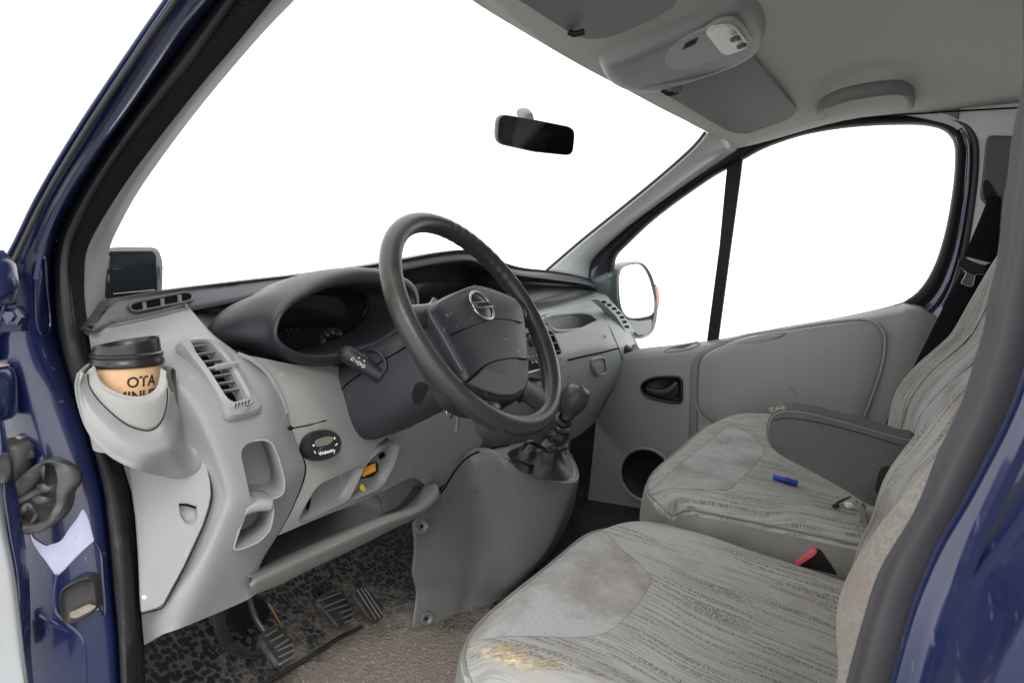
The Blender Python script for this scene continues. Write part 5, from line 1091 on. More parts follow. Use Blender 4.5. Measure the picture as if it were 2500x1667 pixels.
kn = mk('gear_knob', lathe_vf([(.0115, -.052), (.013, -.045), (.014, -.036), (.020, -.028), (.0265, -.014), (.0292, .0), (.0285, .011), (.025, .020), (.0185, .0255), (0, .0275)], 40, Matrix.Translation(kc) @ frame((1, 0, 0), kx_)), mat('knob_grey', (.055, .057, .062), .40, bump=(500, .15, .0006), var=(20, .15)), gl, closed=True, ang=60)
cpd = V((.30, -.72, .62)).normalized()
cm2 = frame((1, 0, 0), cpd); cm2.translation = kc + cpd * .0262
mk('knob_cap', lathe_vf([(0, .0026), (.013, .0020), (.0165, .0006), (.0175, -.002)], 30, cm2), M['black'], kn, ang=60)
ln_ = [tube_vf([cm2 @ V((x, -.007, .0026)), cm2 @ V((x, .007, .0026))], .0006, 6) for x in (-.007, 0, .007)] + [tube_vf([cm2 @ V((-.007, 0, .0026)), cm2 @ V((.009, 0, .0026))], .0006, 6)]
mk('shift_pattern', join_vf(*ln_), M['trim'], kn, closed=True)

# ================================================================== PEDALS
M['tread'] = mat('tread_edge', (.26, .25, .24), .5)
def pedal(name, outline, yv, arm, ribs, label, thick=.012, tilt=V((0, .5, -.3))):
    ol = rnd([at(a, b, y=y) for a, b, y in outline], .010)
    n_ = ((ol[len(ol) // 3] - ol[0]).cross(ol[2 * len(ol) // 3] - ol[0])).normalized()
    if n_.dot(CAM - ol[0]) < 0: n_ = -n_
    pd = prism(name, ol, -n_ * thick, M['rubber2'], van, bevel=.004, seg=3, label=label)
    o3 = outline[0]; p0 = at(outline[0][0], outline[0][1], y=outline[0][2]); p1 = at(outline[1][0], outline[1][1], y=outline[1][2]); p2 = at(outline[2][0], outline[2][1], y=outline[2][2])
    for (a0, b0, a1, b1) in ribs:
        tube('tread_rib', [pl(a0, b0, p0 + n_ * .001, n_), pl(a1, b1, p0 + n_ * .001, n_)], .0017, M['tread'], pd, 6)
    tube('pedal_arm', res([at(a, b, y=y) for a, b, y in arm], 20), .0075, M['steel'] if name == 'clutch_pedal' else M['dark'], pd, 10, flat=.6)
    return pd
M['rubber2'] = mat('pedal_rubber', (.055, .054, .052), .5, var=(30, .3), dirt=((.15, .13, .11), 30, .58))
pedal('clutch_pedal', [(632, 1548, .76), (662, 1532, .765), (690, 1528, .77), (708, 1556, .75), (719, 1586, .73), (718, 1602, .72), (700, 1616, .715), (684, 1622, .712), (664, 1598, .725), (645, 1570, .745)], .72,
      [(606, 1450, .95), (614, 1480, .88), (626, 1512, .82), (648, 1546, .775)], [(648, 1552, 676, 1536), (659, 1566, 692, 1548), (671, 1581, 704, 1560), (677, 1588, 712, 1572), (679, 1604, 716, 1586), (683, 1620, 718, 1600)], 'clutch pedal, leftmost of the three')
pedal('brake_pedal', [(769, 1464, .85), (795, 1444, .86), (822, 1438, .86), (842, 1448, .85), (858, 1476, .835), (863, 1502, .82), (856, 1516, .81), (828, 1529, .80), (812, 1510, .815), (790, 1485, .835)], .8,
      [(752, 1390, 1.02), (768, 1425, .96), (795, 1452, .88)], [(774, 1467, 832, 1446), (790, 1482, 844, 1460), (798, 1492, 850, 1474), (806, 1505, 857, 1485), (814, 1518, 860, 1498), (822, 1528, 862, 1510)], 'brake pedal, the middle one')
pedal('accelerator_pedal', [(860, 1446, .82), (872, 1432, .83), (888, 1429, .83), (910, 1446, .815), (928, 1472, .80), (939, 1496, .785), (934, 1510, .778), (914, 1517, .775), (896, 1496, .787), (876, 1468, .805)], .80,
      [(868, 1390, .98), (874, 1415, .93), (882, 1440, .84)], [(872, 1438, 918, 1512), (881, 1434, 928, 1508), (890, 1434, 935, 1500)], 'narrow accelerator pedal, nearest the console')
# rest, cable bracket and clutter in the dark footwell
mk('foot_rest', prism_vf([at(a, b, y=.96) for a, b in ((900, 1418), (930, 1404), (972, 1420), (968, 1470), (930, 1450))], V((0, .05, 0))), M['dark'], van, bevel=.006, closed=True)
tube('footwell_trunking', res([at(a, b, y=y) for a, b, y in ((930, 1440, .92), (960, 1480, .88), (990, 1510, .84), (1012, 1526, .80))], 20), .016, M['carpet'], van, 12)
tube('wiring_hose', res([at(a, b, y=y) for a, b, y in ((960, 1320, .98), (985, 1340, .96), (1000, 1380, .95), (985, 1420, .94), (965, 1390, .96))], 30), .007, M['black'], van, 10)
tube('pull_cable', [at(656, 1474, y=.93), at(672, 1500, y=.90), at(688, 1530, y=.86)], .0022, mat('brass_rod', (.45, .28, .10), .4, metal=.6), van, 8)
dome = [at(a, b, y=.93) for a, b in ((545, 1480), (566, 1462), (610, 1452), (650, 1466), (665, 1500), (650, 1548), (610, 1568), (575, 1550), (552, 1520))]
mk('steering_gaiter', prism_vf(rnd(dome, .02), V((.04, .10, 0))), M['carpet'], van, bevel=.02, seg=4, closed=True)
tube('gaiter_ring', res([at(a, b, y=y) for a, b, y in ((530, 1490, .90), (545, 1552, .86), (580, 1588, .83), (630, 1596, .82), (665, 1580, .83))], 24), .012, M['rubber'], van, 10, flat=.35, upv=V((0, -.3, 1)))

# ================================================================== PASSENGER SIDE: PILLAR, DOOR, GLASS
U_ = [(1337, 664, .74), (1420, 593, .715), (1500, 529, .69), (1600, 448, .66), (1680, 379, .635), (1712, 346, .625), (1727, 326, .62)]
Lw = [(1436, 688, .79), (1436, 660, .79), (1452, 628, .79), (1517, 566, .785), (1606, 495, .775), (1695, 429, .765), (1755, 388, .76), (1792, 364, .755)]
u_ = [at(a, b, x=c_) for a, b, c_ in U_]; l_ = [at(a, b, x=c_) for a, b, c_ in Lw]
ur, lr = res(u_, 30), res(l_, 30)
pm = mat('pillar_trim_green_grey', (.54, .565, .55), .24, bump=(500, .2, .001), var=(5, .04))  # windscreen sheen put into the colour, paler than the driver side trim
rows = [[p + V((.012, .012, .004)) for p in ur], ur] + [[a.lerp(b, s) + V((-.016, -.016, 0)) * math.sin(math.pi * s) for a, b in zip(ur, lr)] for s in (.2, .4, .6, .8)] + [lr, [p + V((.02, -.004, 0)) for p in lr]]
mk('pillar_trim', gmesh(grid(rows, 1, 4)), pm, van, solid=.004, ang=70, label='grey pillar cover on the passenger side of the windscreen')
tube('windscreen_seal', [p + V((.004, .006, .004)) for p in ur], .0055, M['rubber'], van, 8)
# windscreen pane between the two pillars
fl_edge = res(XX(-.715, *Ff), 24)
fl_edge = [p + V((.0, .012, 0)) for p in fl_edge][::-1]          # bottom to top
ful = [V((-p.x, p.y, p.z)) for p in ur]
wl_ = res([V((-.74, .845, .742))] + [V((-p.x, p.y + .012, p.z + .004)) for p in ur[3:]] , 24)
wr_ = res([V((p.x, p.y + .012, p.z + .004)) for p in ur], 24)
rows = []
for a, b in zip(wl_, wr_):
    rows.append([a.lerp(b, s) + V((0, .05 * (1 - (2 * s - 1) ** 2), .0)) for s in [i / 16 for i in range(17)]])
mk('windscreen', gmesh(rows), M['glass'], van, solid=.004)

door = None
OPN = [(1494, 642), (1502, 620), (1522, 600), (1576, 548), (1636, 500), (1695, 458), (1743, 426), (1778, 407), (1812, 387), (1855, 363), (1900, 345), (1950, 329), (2000, 318), (2060, 309), (2130, 303), (2190, 301), (2240, 301), (2280, 306), (2306, 315), (2322, 330), (2331, 348), (2334, 375), (2332, 420), (2325, 480), (2312, 552), (2300, 598), (2286, 640), (2265, 682), (2240, 714), (2215, 732), (2195, 742), (2100, 766), (2000, 788), (1900, 805), (1850, 812), (1750, 834), (1700, 840), (1640, 849), (1580, 856), (1540, 852), (1515, 832), (1497, 780), (1491, 720), (1491, 680)]
OUT = [(1440, 650), (1450, 627), (1475, 604), (1532, 552), (1606, 494), (1666, 449), (1716, 414), (1757, 386), (1795, 362), (1845, 337), (1900, 316), (1950, 303), (2000, 294), (2060, 288), (2130, 284), (2195, 284), (2255, 285), (2305, 292), (2338, 306), (2354, 326), (2361, 348), (2362, 378), (2360, 425), (2352, 490), (2340, 560), (2330, 612), (2316, 660), (2297, 702), (2270, 738), (2246, 757), (2230, 775), (2110, 800), (2000, 818), (1900, 830), (1850, 838), (1750, 856), (1700, 864), (1640, 876), (1580, 890), (1530, 890), (1490, 860), (1455, 800), (1437, 730), (1436, 690)]
op, ou = XX(.800, *OPN), XX(.792, *OUT)
doorf = mat('door_frame_black', (.008, .009, .011), .5, var=(20, .2), spec=.25)
fr1 = [p + V((.03, 0, 0)) for p in op]
door = mk('passenger_door', gmesh(grid([fr1, op, [a.lerp(b, .35) + V((-.010, 0, 0)) for a, b in zip(op, ou)], [a.lerp(b, .8) + V((-.004, 0, 0)) for a, b in zip(op, ou)], ou, [p + V((.02, 0, 0)) for p in ou]], 2, 3, True), True), doorf, van, solid=.003, ang=60, label='closed passenger door with dark window frame')
rail = [(p, q) for p, q in zip(OUT, ou) if 1840 <= p[0] <= 2345 and p[1] < 345]
loft('roof_rail', [[q + V((.004, 0, -.002)) for p, q in rail], [V((.782, q.y, q.z + .010)) for p, q in rail], [V((.752, q.y, hz(.752, q.y) + .006)) for p, q in rail], [V((.735, q.y, hz(.735, q.y) + .014)) for p, q in rail]], M['visor'], van, n=40, kv=2, solid=.003)
# painted metal showing beside the frame, at both ends of the window
bl = [at(a, b, x=.79) for a, b in ((1440, 655), (1437, 690), (1440, 740), (1455, 790))]; br_ = [at(a, b, x=.798) for a, b in ((1478, 640), (1472, 690), (1474, 740), (1484, 790))]
loft('painted_edge', [bl, [a.lerp(b, .5) + V((-.007, 0, 0)) for a, b in zip(bl, br_)], br_], M['blue'], door, n=20, kv=3, solid=.002)
S1 = [(2338, 318), (2357, 345), (2360, 390), (2356, 450), (2344, 530), (2330, 600), (2314, 655), (2292, 705), (2262, 742), (2236, 760)]
S2 = [(2350, 312), (2370, 345), (2375, 390), (2372, 450), (2362, 530), (2350, 600), (2338, 655), (2322, 705), (2298, 750), (2270, 775)]
a_, b_ = res(XX(.786, *S1), 30), res(XX(.796, *S2), 30)
loft('painted_edge', [a_, [p.lerp(q, .5) + V((-.012, 0, 0)) for p, q in zip(a_, b_)], b_], M['blue'], door, n=40, kv=4, solid=.002)
sp2 = res(XX(.790, (2300, 290), (2345, 300), (2366, 318), (2379, 345), (2382, 390), (2378, 450), (2368, 530), (2356, 600), (2345, 655), (2330, 705), (2306, 752)), 50)
tube('door_seal', sp2, .0085, M['seal'], van, 10, upv=V((1, 0, 0)))
# the divider of the quarter light and both panes
dv = XX(.802, (1775, 404), (1813, 383), (1806, 440), (1784, 600), (1752, 838), (1724, 842), (1756, 600), (1770, 450))
prism('window_divider', dv, V((.016, 0, 0)), doorf, door, bevel=.002)
mk('window_pane', (lambda L: prism_vf(L, V((.004, 0, 0))))(res(XX(.812, *[p for p in OPN if p[0] >= 1800 or (p[0] > 1745 and p[1] > 700)]), 60, True, 1)), M['glass'], door, smooth=False, closed=True)
mk('quarter_pane', (lambda L: prism_vf(L, V((.004, 0, 0))))(res(XX(.812, *([p for p in OPN if p[0] < 1790])), 50, True, 1)), M['glass'], door, smooth=False, closed=True)
# ---- door card
DC = [[(1470, 866, .80), (1562, 851, .80), (1660, 840, .80), (1755, 828, .80), (1900, 800, .80), (2050, 774, .80), (2180, 746, .80), (2212, 738, .80), (2250, 746, .795), (2284, 772, .79)],
      [(1470, 878, .775), (1563, 866, .775), (1662, 854, .772), (1757, 841, .770), (1900, 813, .768), (2050, 787, .766), (2182, 766, .765), (2215, 755, .765), (2255, 757, .77), (2288, 778, .78)],
      [(1468, 900, .768), (1564, 890, .767), (1664, 878, .764), (1760, 864, .762), (1900, 835, .760), (2050, 808, .758), (2180, 790, .757), (2218, 780, .757), (2254, 778, .762), (2284, 790, .775)],
      [(1462, 960, .768), (1566, 950, .766), (1668, 940, .764), (1764, 930, .762), (1900, 900, .760), (2050, 880, .758), (2160, 870, .757), (2200, 862, .757), (2238, 850, .762), (2270, 845, .775)],
      [(1452, 1060, .772), (1560, 1060, .768), (1670, 1060, .764), (1766, 1060, .762), (1900, 1050, .760), (2040, 1040, .758), (2130, 1020, .757), (2170, 1005, .757), (2210, 980, .762), (2250, 960, .775)],
      [(1440, 1180, .775), (1550, 1180, .770), (1670, 1180, .764), (1766, 1180, .762), (1890, 1170, .760), (2010, 1160, .758), (2100, 1150, .757), (2140, 1130, .757), (2180, 1100, .762), (2220, 1070, .775)],
      [(1420, 1330, .78), (1540, 1330, .78), (1670, 1330, .78), (1766, 1330, .78), (1880, 1330, .78), (1990, 1330, .78), (2080, 1320, .78), (2120, 1300, .78), (2160, 1270, .78), (2200, 1240, .78)]]
dc = patch('door_card', [[at(*q[:2], x=q[2]) for q in r] for r in DC], M['door'], door, 6, 5, solid=.004)
onD = snap(dc)
def ond(px, py, d=0.0): return at(px, py, x=.7655 - .0105 * max(0, min(1, (px - 1560) / 480.0)) - d)
io = rnd([ond(a, b) for a, b in ((1708, 892), (1714, 870), (1738, 854), (1810, 826), (1963, 800), (2090, 783), (2130, 784), (2154, 800), (2161, 830), (2157, 870), (2147, 916), (2120, 990), (2090, 1070), (2000, 1085), (1850, 1072), (1759, 1044), (1722, 1022), (1704, 998), (1704, 940))], .02)
ic_ = sum(io, V((0, 0, 0))) / len(io)
rI = lambda k, d: [ic_ + (p - ic_) * k + V((-d, 0, 0)) for p in res(io, 90, True, 1)]
ins_ = mk('door_insert', gmesh([rI(1.0, -.004), rI(.995, .004), rI(.985, .0075), rI(.95, .011), rI(.8, .014), rI(.4, .016)], True, False, False, True), M['door'], door, ang=60, label='raised grey panel in the middle of the passenger door')
bead = [(1759, 1046), (1722, 1025), (1703, 1000)]
onI = snap(ins_)
tube('insert_piping', res([onD(a, b, .006) for a, b in ((1850, 824), (1963, 801), (2060, 787), (2112, 783), (2142, 791), (2158, 812), (2161, 840), (2155, 885), (2138, 942), (2115, 1003), (2095, 1050))], 60), .0042, M['trim'], ins_, 8)
tube('insert_piping', res([onD(a, b, .005) for a, b in ((1700, 985), (1712, 1012), (1740, 1035), (1775, 1052))], 20), .0035, M['trim'], ins_, 8)
gv = [onD(a, b, .0015) for a, b in ((1680, 1250), (1681, 1090), (1684, 950), (1685, 905), (1693, 878), (1715, 856), (1752, 838), (1810, 818), (1870, 807), (1925, 799), (1963, 794))]
gv2 = [onD(a, b, .0015) for a, b in ((1705, 1250), (1704, 1090), (1704, 950), (1706, 905), (1712, 878), (1732, 858), (1765, 842), (1815, 823), (1872, 811), (1926, 803), (1963, 798))]
loft('groove_shade_strip', [gv, gv2], M['cons'], door, n=50, solid=.001)  # flat strip, the groove's shade put in as a darker grey
onI = snap(ins_)
prism('pull_recess', rnd([onI(a, b, .001) for a, b in ((1797, 840), (1830, 826), (1880, 816), (1927, 812), (1912, 823), (1862, 836))], .006), V((.003, 0, 0)), M['cons'], ins_, bevel=.001)
tg = tube('sill_plate', res([onD(a, b, .001) for a, b in ((1622, 857), (1640, 849), (1680, 840), (1704, 836), (1706, 841), (1690, 850), (1650, 857), (1628, 859))], 40, True), .0028, M['door'], dc, 8, True)
prism('sill_slot', [onD(a, b, .001) for a, b in ((1642, 851), (1680, 842), (1690, 842), (1668, 850))], V((.003, 0, 0)), M['black'], tg, smooth=False)
# inside handle in its black bowl
hb = rnd([ond(a, b, .002) for a, b in ((1565, 945), (1572, 932), (1596, 922), (1630, 919), (1656, 920), (1664, 928), (1664, 976), (1658, 983), (1630, 980), (1592, 972), (1570, 960))], .010)
hbm = mat('handle_black', (.014, .015, .020), .35)
hbo = mk('door_handle', cup_vf(hb, V((.03, .0, 0)), .8), hbm, door, solid=.002, off=1, label='black inside door handle in an oval bowl')
cut_ol = hb
bake(dc); cut(dc, ([p + V((.002, 0, 0)) for p in hb], V((.025, 0, 0))))
tube('handle_rim', res([p + V((-.001, 0, 0)) for p in hb], 60, True), .0042, hbm, hbo, 10, True)
lv = [(1578, 950, .004), (1600, 957, .010), (1622, 958, .014), (1637, 950, .015), (1646, 940, .014), (1652, 934, .012)]
tube('handle_lever', res([ond(a, b, d) for a, b, d in lv], 24), [.0045, .007, .009, .010, .0075, .005], mat('lever_charcoal', (.05, .052, .062), .4), hbo, 12, upv=V((1, 0, 0)), flat=.6)
prism('lever_paddle', rnd([ond(a, b, .012) for a, b in ((1636, 950), (1648, 936), (1656, 934), (1657, 962), (1640, 966), (1628, 962))], .004), V((.006, 0, 0)), hbm, hbo, bevel=.002)
# speaker in the lower front corner
q = ond(1578, 1158, .012)
srad = (ond(1578, 1158) - ond(1578, 1096)).length
spk = mk('door_speaker', lathe_vf([(0, -.002), (srad * .55, -.006), (srad * .86, .001), (srad * .9, .003), (srad * .95, .004), (srad, .002), (srad * 1.02, -.004)], 48, Matrix.Translation(q) @ frame((0, 1, 0), (-1, 0, 0)) @ Matrix.Diagonal((1.02, 1, 1, 1))), M['black'], door)
tube('speaker_ring', [q + V((-.003, srad * 1.04 * math.cos(t * .1309), srad * 1.04 * math.sin(t * .1309))) for t in range(48)], .006, M['door'], spk, 8, True)
tube('scratch', [ond(1928, 946, .0155), ond(1938, 955, .0158), ond(1946, 967, .0158)], .0006, M['black'], ins_, 5)
# ---- rear pillar cover, belt housing
bp_ = [[(2100, 262, .775), (2330, 240, .775), (2400, 232, .775), (2470, 226, .77), (2560, 220, .76)], [(2300, 300, .785), (2380, 325, .785), (2420, 320, .78), (2480, 318, .77), (2560, 318, .76)],
       [(2330, 330, .79), (2384, 355, .788), (2420, 360, .78), (2480, 362, .77), (2560, 365, .76)], [(2350, 420, .79), (2382, 430, .788), (2412, 440, .78), (2470, 440, .77), (2560, 440, .76)],
       [(2345, 560, .79), (2366, 570, .788), (2400, 580, .78), (2460, 590, .77), (2560, 590, .76)], [(2330, 650, .79), (2348, 690, .788), (2390, 700, .78), (2450, 710, .77), (2560, 710, .76)], [(2270, 780, .79), (2300, 800, .788), (2360, 850, .78), (2450, 880, .77), (2560, 900, .76)], [(2160, 1080, .79), (2240, 1100, .788), (2330, 1120, .78), (2450, 1150, .77), (2560, 1200, .76)]]
bpl = patch('pillar_cover', [[at(a, b, x=c_) for a, b, c_ in r] for r in bp_], pm, van, 4, 4, solid=.004, label='grey cover of the passenger side rear pillar')
tube('roof_seam', res([at(a, b, x=x) for a, b, x in ((2120, 283, .765), (2240, 278, .765), (2330, 272, .765), (2420, 267, .765), (2520, 262, .76))], 20), .002, M['void'], bpl, 6)
prism('belt_housing', rnd([at(a, b, x=.765) for a, b in ((2409, 338), (2418, 330), (2470, 332), (2540, 334), (2540, 520), (2430, 512), (2402, 496), (2392, 480), (2400, 420))], .012), V((.014, 0, 0)), mat('belt_housing_grey', (.10, .105, .105), .5), bpl, bevel=.004)
prism('belt_slot', rnd([at(a, b, x=.762) for a, b in ((2398, 452), (2404, 440), (2414, 440), (2424, 456), (2436, 478), (2440, 500), (2414, 500), (2402, 484))], .008), V((.006, 0, 0)), M['black'], bpl, bevel=.002)
# ---- seat belt
wa = [(2414, 478, .745), (2398, 520, .735), (2375, 575, .72), (2354, 625, .70)]; wb = [(2442, 480, .735), (2452, 520, .725), (2440, 585, .71), (2432, 645, .69)]
wc = [(2344, 668, .695), (2320, 715, .685), (2280, 795, .675), (2240, 875, .67), (2190, 975, .67), (2150, 1060, .67)]; wdd = [(2424, 640, .69), (2395, 690, .68), (2350, 770, .665), (2300, 850, .66), (2240, 930, .66), (2190, 1040, .66)]
beltA = loft('seat_belt', [[at(a, b, x=x) for a, b, x in wa], [at(a, b, x=x) for a, b, x in wb]], M['belt'], van, n=24, solid=.0015, label='black passenger seat belt hanging down the rear pillar')
loft('lower_webbing', [[at(a, b, x=x) for a, b, x in wc], [at(a, b, x=x) for a, b, x in wdd]], M['belt'], beltA, n=24, solid=.0015)
tp_ = [(2338, 644), (2345, 632), (2356, 630), (2390, 644), (2410, 648), (2404, 668), (2382, 668), (2376, 670), (2358, 662), (2340, 654)]
tgx = prism('belt_tongue', rnd([at(a, b, x=.685) for a, b in tp_], .003), V((.010, 0, 0)), M['black'], beltA, bevel=.002)
prism('tongue_plate', rnd([at(a, b, x=.682) for a, b in ((2358, 662), (2378, 670), (2380, 680), (2374, 698), (2364, 699), (2346, 692), (2348, 684), (2356, 672))], .003), V((.003, 0, 0)), mat('tongue_metal', (.10, .10, .10), .35, metal=.8), tgx, bevel=.0006)
tube('plate_edge', res([at(a, b, x=.681) for a, b in ((2342, 652), (2358, 663), (2355, 676), (2347, 690), (2352, 694), (2372, 699), (2378, 684), (2382, 671), (2402, 670))], 30), .0009, M['steel'], tgx, 6)

# ---- exterior mirror on the passenger side
MY = .62
mgl = [(1512, 675), (1520, 655), (1537, 647), (1560, 646), (1575, 660), (1587, 687), (1596, 725), (1597, 750), (1594, 764), (1584, 771), (1557, 776), (1532, 773), (1518, 752), (1512, 715)]
mho = [(1505, 672), (1515, 650), (1535, 640), (1562, 639), (1580, 654), (1594, 684), (1602, 725), (1604, 755), (1601, 785), (1594, 808), (1580, 822), (1560, 826), (1538, 810), (1520, 780), (1508, 750), (1504, 710)]
ho_ = res(YY(MY, *mho), 60, True); hc_ = sum(ho_, V((0, 0, 0))) / 60
em = mk('exterior_mirror', gmesh([[hc_ + (p - hc_) * .9 + V((0, .004, 0)) for p in ho_], [hc_ + (p - hc_) * .97 + V((0, -.004, 0)) for p in ho_], ho_, [p + V((-.016, .03, 0)) for p in ho_], [hc_ + (p - hc_) * .92 + V((-.03, .08, 0)) for p in ho_], [hc_ + (p - hc_) * .5 + V((-.03, .12, 0)) for p in ho_]], True, False, False, True), mat('mirror_housing', (.055, .075, .08), .35, coat=.3, var=(20, .2)), van, ang=60, label='exterior mirror beyond the passenger window, with red indicator edge')
mgp = res(YY(MY - .006, *mgl), 60, True)
prism('mirror_glass', mgp, V((0, .004, 0)), M['mirrorg'], em)
prism('lower_glass', rnd(YY(MY - .005, (1530, 780), (1560, 784), (1592, 780), (1590, 800), (1578, 815), (1560, 818), (1542, 806)), .012), V((0, .004, 0)), M['mirrord'], em)
prism('turn_indicator', rnd(YY(MY + .03, (1600, 692), (1608, 704), (1611, 730), (1608, 752), (1602, 768), (1597, 765), (1599, 730)), .006), V((0, .03, 0)), mat('red_lens', (.55, .06, .03), .3), em, bevel=.003)
tube('mirror_arm', [at(1500, 720, y=.66), at(1490, 718, y=.70), at(1478, 715, y=.74)], .022, mat('mirror_arm_black', (.03, .036, .038), .5), em, 12)

# ---- interior mirror
MN = V((-.62, -.76, -.18)); MP = V((0.0, .50, 1.02))
mo = [(1214, 300), (1217, 287), (1228, 279), (1300, 291), (1390, 309), (1402, 316), (1405, 330), (1401, 368), (1397, 377), (1386, 380), (1308, 372), (1228, 354), (1216, 346), (1212, 330)]
mo_ = rnd(PL(MP, MN, *mo), .006); mn = MN.normalized(); mc = sum(mo_, V((0, 0, 0))) / len(mo_)
moR = lambda k, d: [mc + (p - mc) * k - mn * d for p in res(mo_, 60, True, 1)]
irm = mk('interior_mirror', gmesh([moR(.97, -.001), moR(1.0, .003), moR(1.0, .014), moR(.9, .024), moR(.5, .03)], True, False, False, True), mat('mirror_shell', (.06, .062, .066), .4), van, ang=60, label='dark interior mirror hanging from the windscreen')
mk('mirror_face', prism_vf([mc + (p - mc) * .955 + mn * .0015 for p in mo_], -mn * .003), M['mirrord'], irm, smooth=False, closed=True)
pb_ = mc - mn * .022
tube('mirror_stem', [pl(1290, 300, pb_, MN), pl(1288, 284, pb_, MN), pl(1284, 277, pb_ - mn * .012, MN), pl(1272, 276, pb_ - mn * .05, MN)], [.013, .0115, .010, .010], M['visor'], irm, 14)

# ---- satnav on the dash top
nav = empty('satnav', at(320, 735, y=.855), 'dark grey portable satnav standing on the dash pad in the windscreen corner', 'satnav')
np_, nn_ = at(320, 680, y=.855), V((-.20, -.98, .06))
no_ = [(260, 612), (264, 605), (290, 602), (380, 603), (390, 612), (397, 632), (399, 650), (398, 700), (394, 724), (388, 735), (252, 742), (250, 700)]
nvo = rnd(PL(np_, nn_, *no_), .006); ncen = sum(nvo, V((0, 0, 0))) / len(nvo); nz = nn_.normalized()
nr = lambda k, d: [ncen + (p - ncen) * k - nz * d for p in res(nvo, 60, True, 1)]
mk('casing', gmesh([nr(.93, .0), nr(.985, .001), nr(1, .005), nr(1, .022), nr(.9, .03)], True, False, True, True), mat('satnav_casing', (.20, .215, .22), .4), nav, closed=True, ang=50)
onv = lambda px, py, d=.001: pl(px, py, np_ + nz * d, nn_)
prism('bezel', rnd([onv(a, b) for a, b in ((266, 614), (372, 613), (380, 622), (384, 708), (380, 716), (256, 730), (258, 650))], .004), nz * .0008, M['black'], nav, smooth=False)
prism('display', [onv(a, b, .0025) for a, b in ((273, 625), (370, 624), (377, 706), (276, 712))], nz * .0004, mat('satnav_display', (.010, .016, .020), .12), nav, smooth=False)
tube('display_edge', [onv(276, 718, .003), onv(330, 713, .003), onv(378, 708, .003)], .0010, M['steel'], nav, 6)
for L in ([(262, 622), (268, 626), (266, 650), (261, 664)], [(262, 668), (267, 672), (267, 684), (263, 692)], [(385, 648), (389, 652), (390, 678), (387, 684), (384, 672)]):
    prism('side_button', [onv(a, b, .002) for a, b in L], nz * .001, M['chrome'], nav, smooth=False)

# ================================================================== SEATS
from mathutils import noise as mnoise
def sdist(p, poly):
    """signed distance in photograph pixels, positive inside"""
    x, y = p; ins = False; best = 1e9
    for i in range(len(poly)):
        x0, y0 = poly[i - 1]; x1, y1 = poly[i]
        if (y0 > y) != (y1 > y) and x < (x1 - x0) * (y - y0) / (y1 - y0) + x0: ins = not ins
        dx, dy = x1 - x0, y1 - y0; t = max(0, min(1, ((x - x0) * dx + (y - y0) * dy) / (dx * dx + dy * dy + 1e-9)))
        best = min(best, math.hypot(x - x0 - t * dx, y - y0 - t * dy))
    return best if ins else -best
def toplane(px, py, z0, slope): return pl(px, py, V((0, .25, z0)), V((0, -slope, 1)))
def smooth01(t): t = max(0, min(1, t)); return t * t * (3 - 2 * t)
def seat_mat(name, worn=False, plain=((.30, .303, .305), (.37, .373, .375))):
    m = cloth(name, (.335, .329, .308), (.135, .127, .125)); t = m.node_tree; b = t.nodes['Principled BSDF']; L = t.links.new
    src = b.inputs['Base Color'].links[0].from_socket
    def attr(n): a = nd(t, 'ShaderNodeAttribute'); a.attribute_name = n; a.attribute_type = 'GEOMETRY'; return a.outputs['Fac']
    c = nd(t, 'ShaderNodeTexCoord')
    def noise(sc, det=3.0, ro=.5): n = nd(t, 'ShaderNodeTexNoise', i_Scale=sc, i_Detail=det, i_Roughness=ro); L(c.outputs['Object'], n.inputs['Vector']); return n.outputs['Fac']
    def ramp(s, a, b_, lo=0.0, hi=1.0): r = nd(t, 'ShaderNodeMapRange'); r.inputs[1].default_value = a; r.inputs[2].default_value = b_; r.inputs[3].default_value = lo; r.inputs[4].default_value = hi; L(s, r.inputs[0]); return r.outputs[0]
    def mix(f, a, b_, blend='MIX'):
        x = nd(t, 'ShaderNodeMix', data_type='RGBA', blend_type=blend)
        if isinstance(f, float): x.inputs[0].default_value = f
        else: L(f, x.inputs[0])
        for s, i in ((a, 6), (b_, 7)):
            if isinstance(s, tuple): x.inputs[i].default_value = (*s, 1)
            else: L(s, x.inputs[i])
        return x.outputs[2]
    pn = attr('panel')
    su = mix(ramp(noise(320.0, 2.0), .3, .7), *plain)
    st = ramp(noise(8.0, 9.0, .70), .44, .64, 0, .95)
    su = mix(st, su, (.205, .180, .155))
    col = mix(ramp(pn, -.004, .004), src, su)
    seam = nd(t, 'ShaderNodeMath', operation='ABSOLUTE'); L(pn, seam.inputs[0])
    col = mix(ramp(seam.outputs[0], .010, .022, .75, 0), col, (.13, .125, .12))
    if worn:
        col = mix(ramp(attr('worn'), .3, .75), col, mix(ramp(noise(150.0, 4.0), .35, .65), (.28, .24, .18), (.56, .48, .36)))
    col = mix(ramp(attr('vinyl'), .49, .51), col, mix(ramp(noise(12.0, 4.0), .3, .7), (.15, .148, .137), (.215, .21, .195)))
    L(col, b.inputs['Base Color'])
    L(ramp(attr('vinyl'), .49, .51, .95, .5), b.inputs['Roughness'])
    return m
def set_attr(o, name, vals, typ='FLOAT'):
    a = o.data.attributes.new(name, typ, 'POINT')
    for i, v in enumerate(vals):
        if typ == 'FLOAT': a.data[i].value = v
        else: a.data[i].vector = v
def to_px(p):
    d = p - CAM; z = d.dot(FW); return (CX + LENS_PX * d.dot(RT) / z, CY - LENS_PX * d.dot(UP) / z)
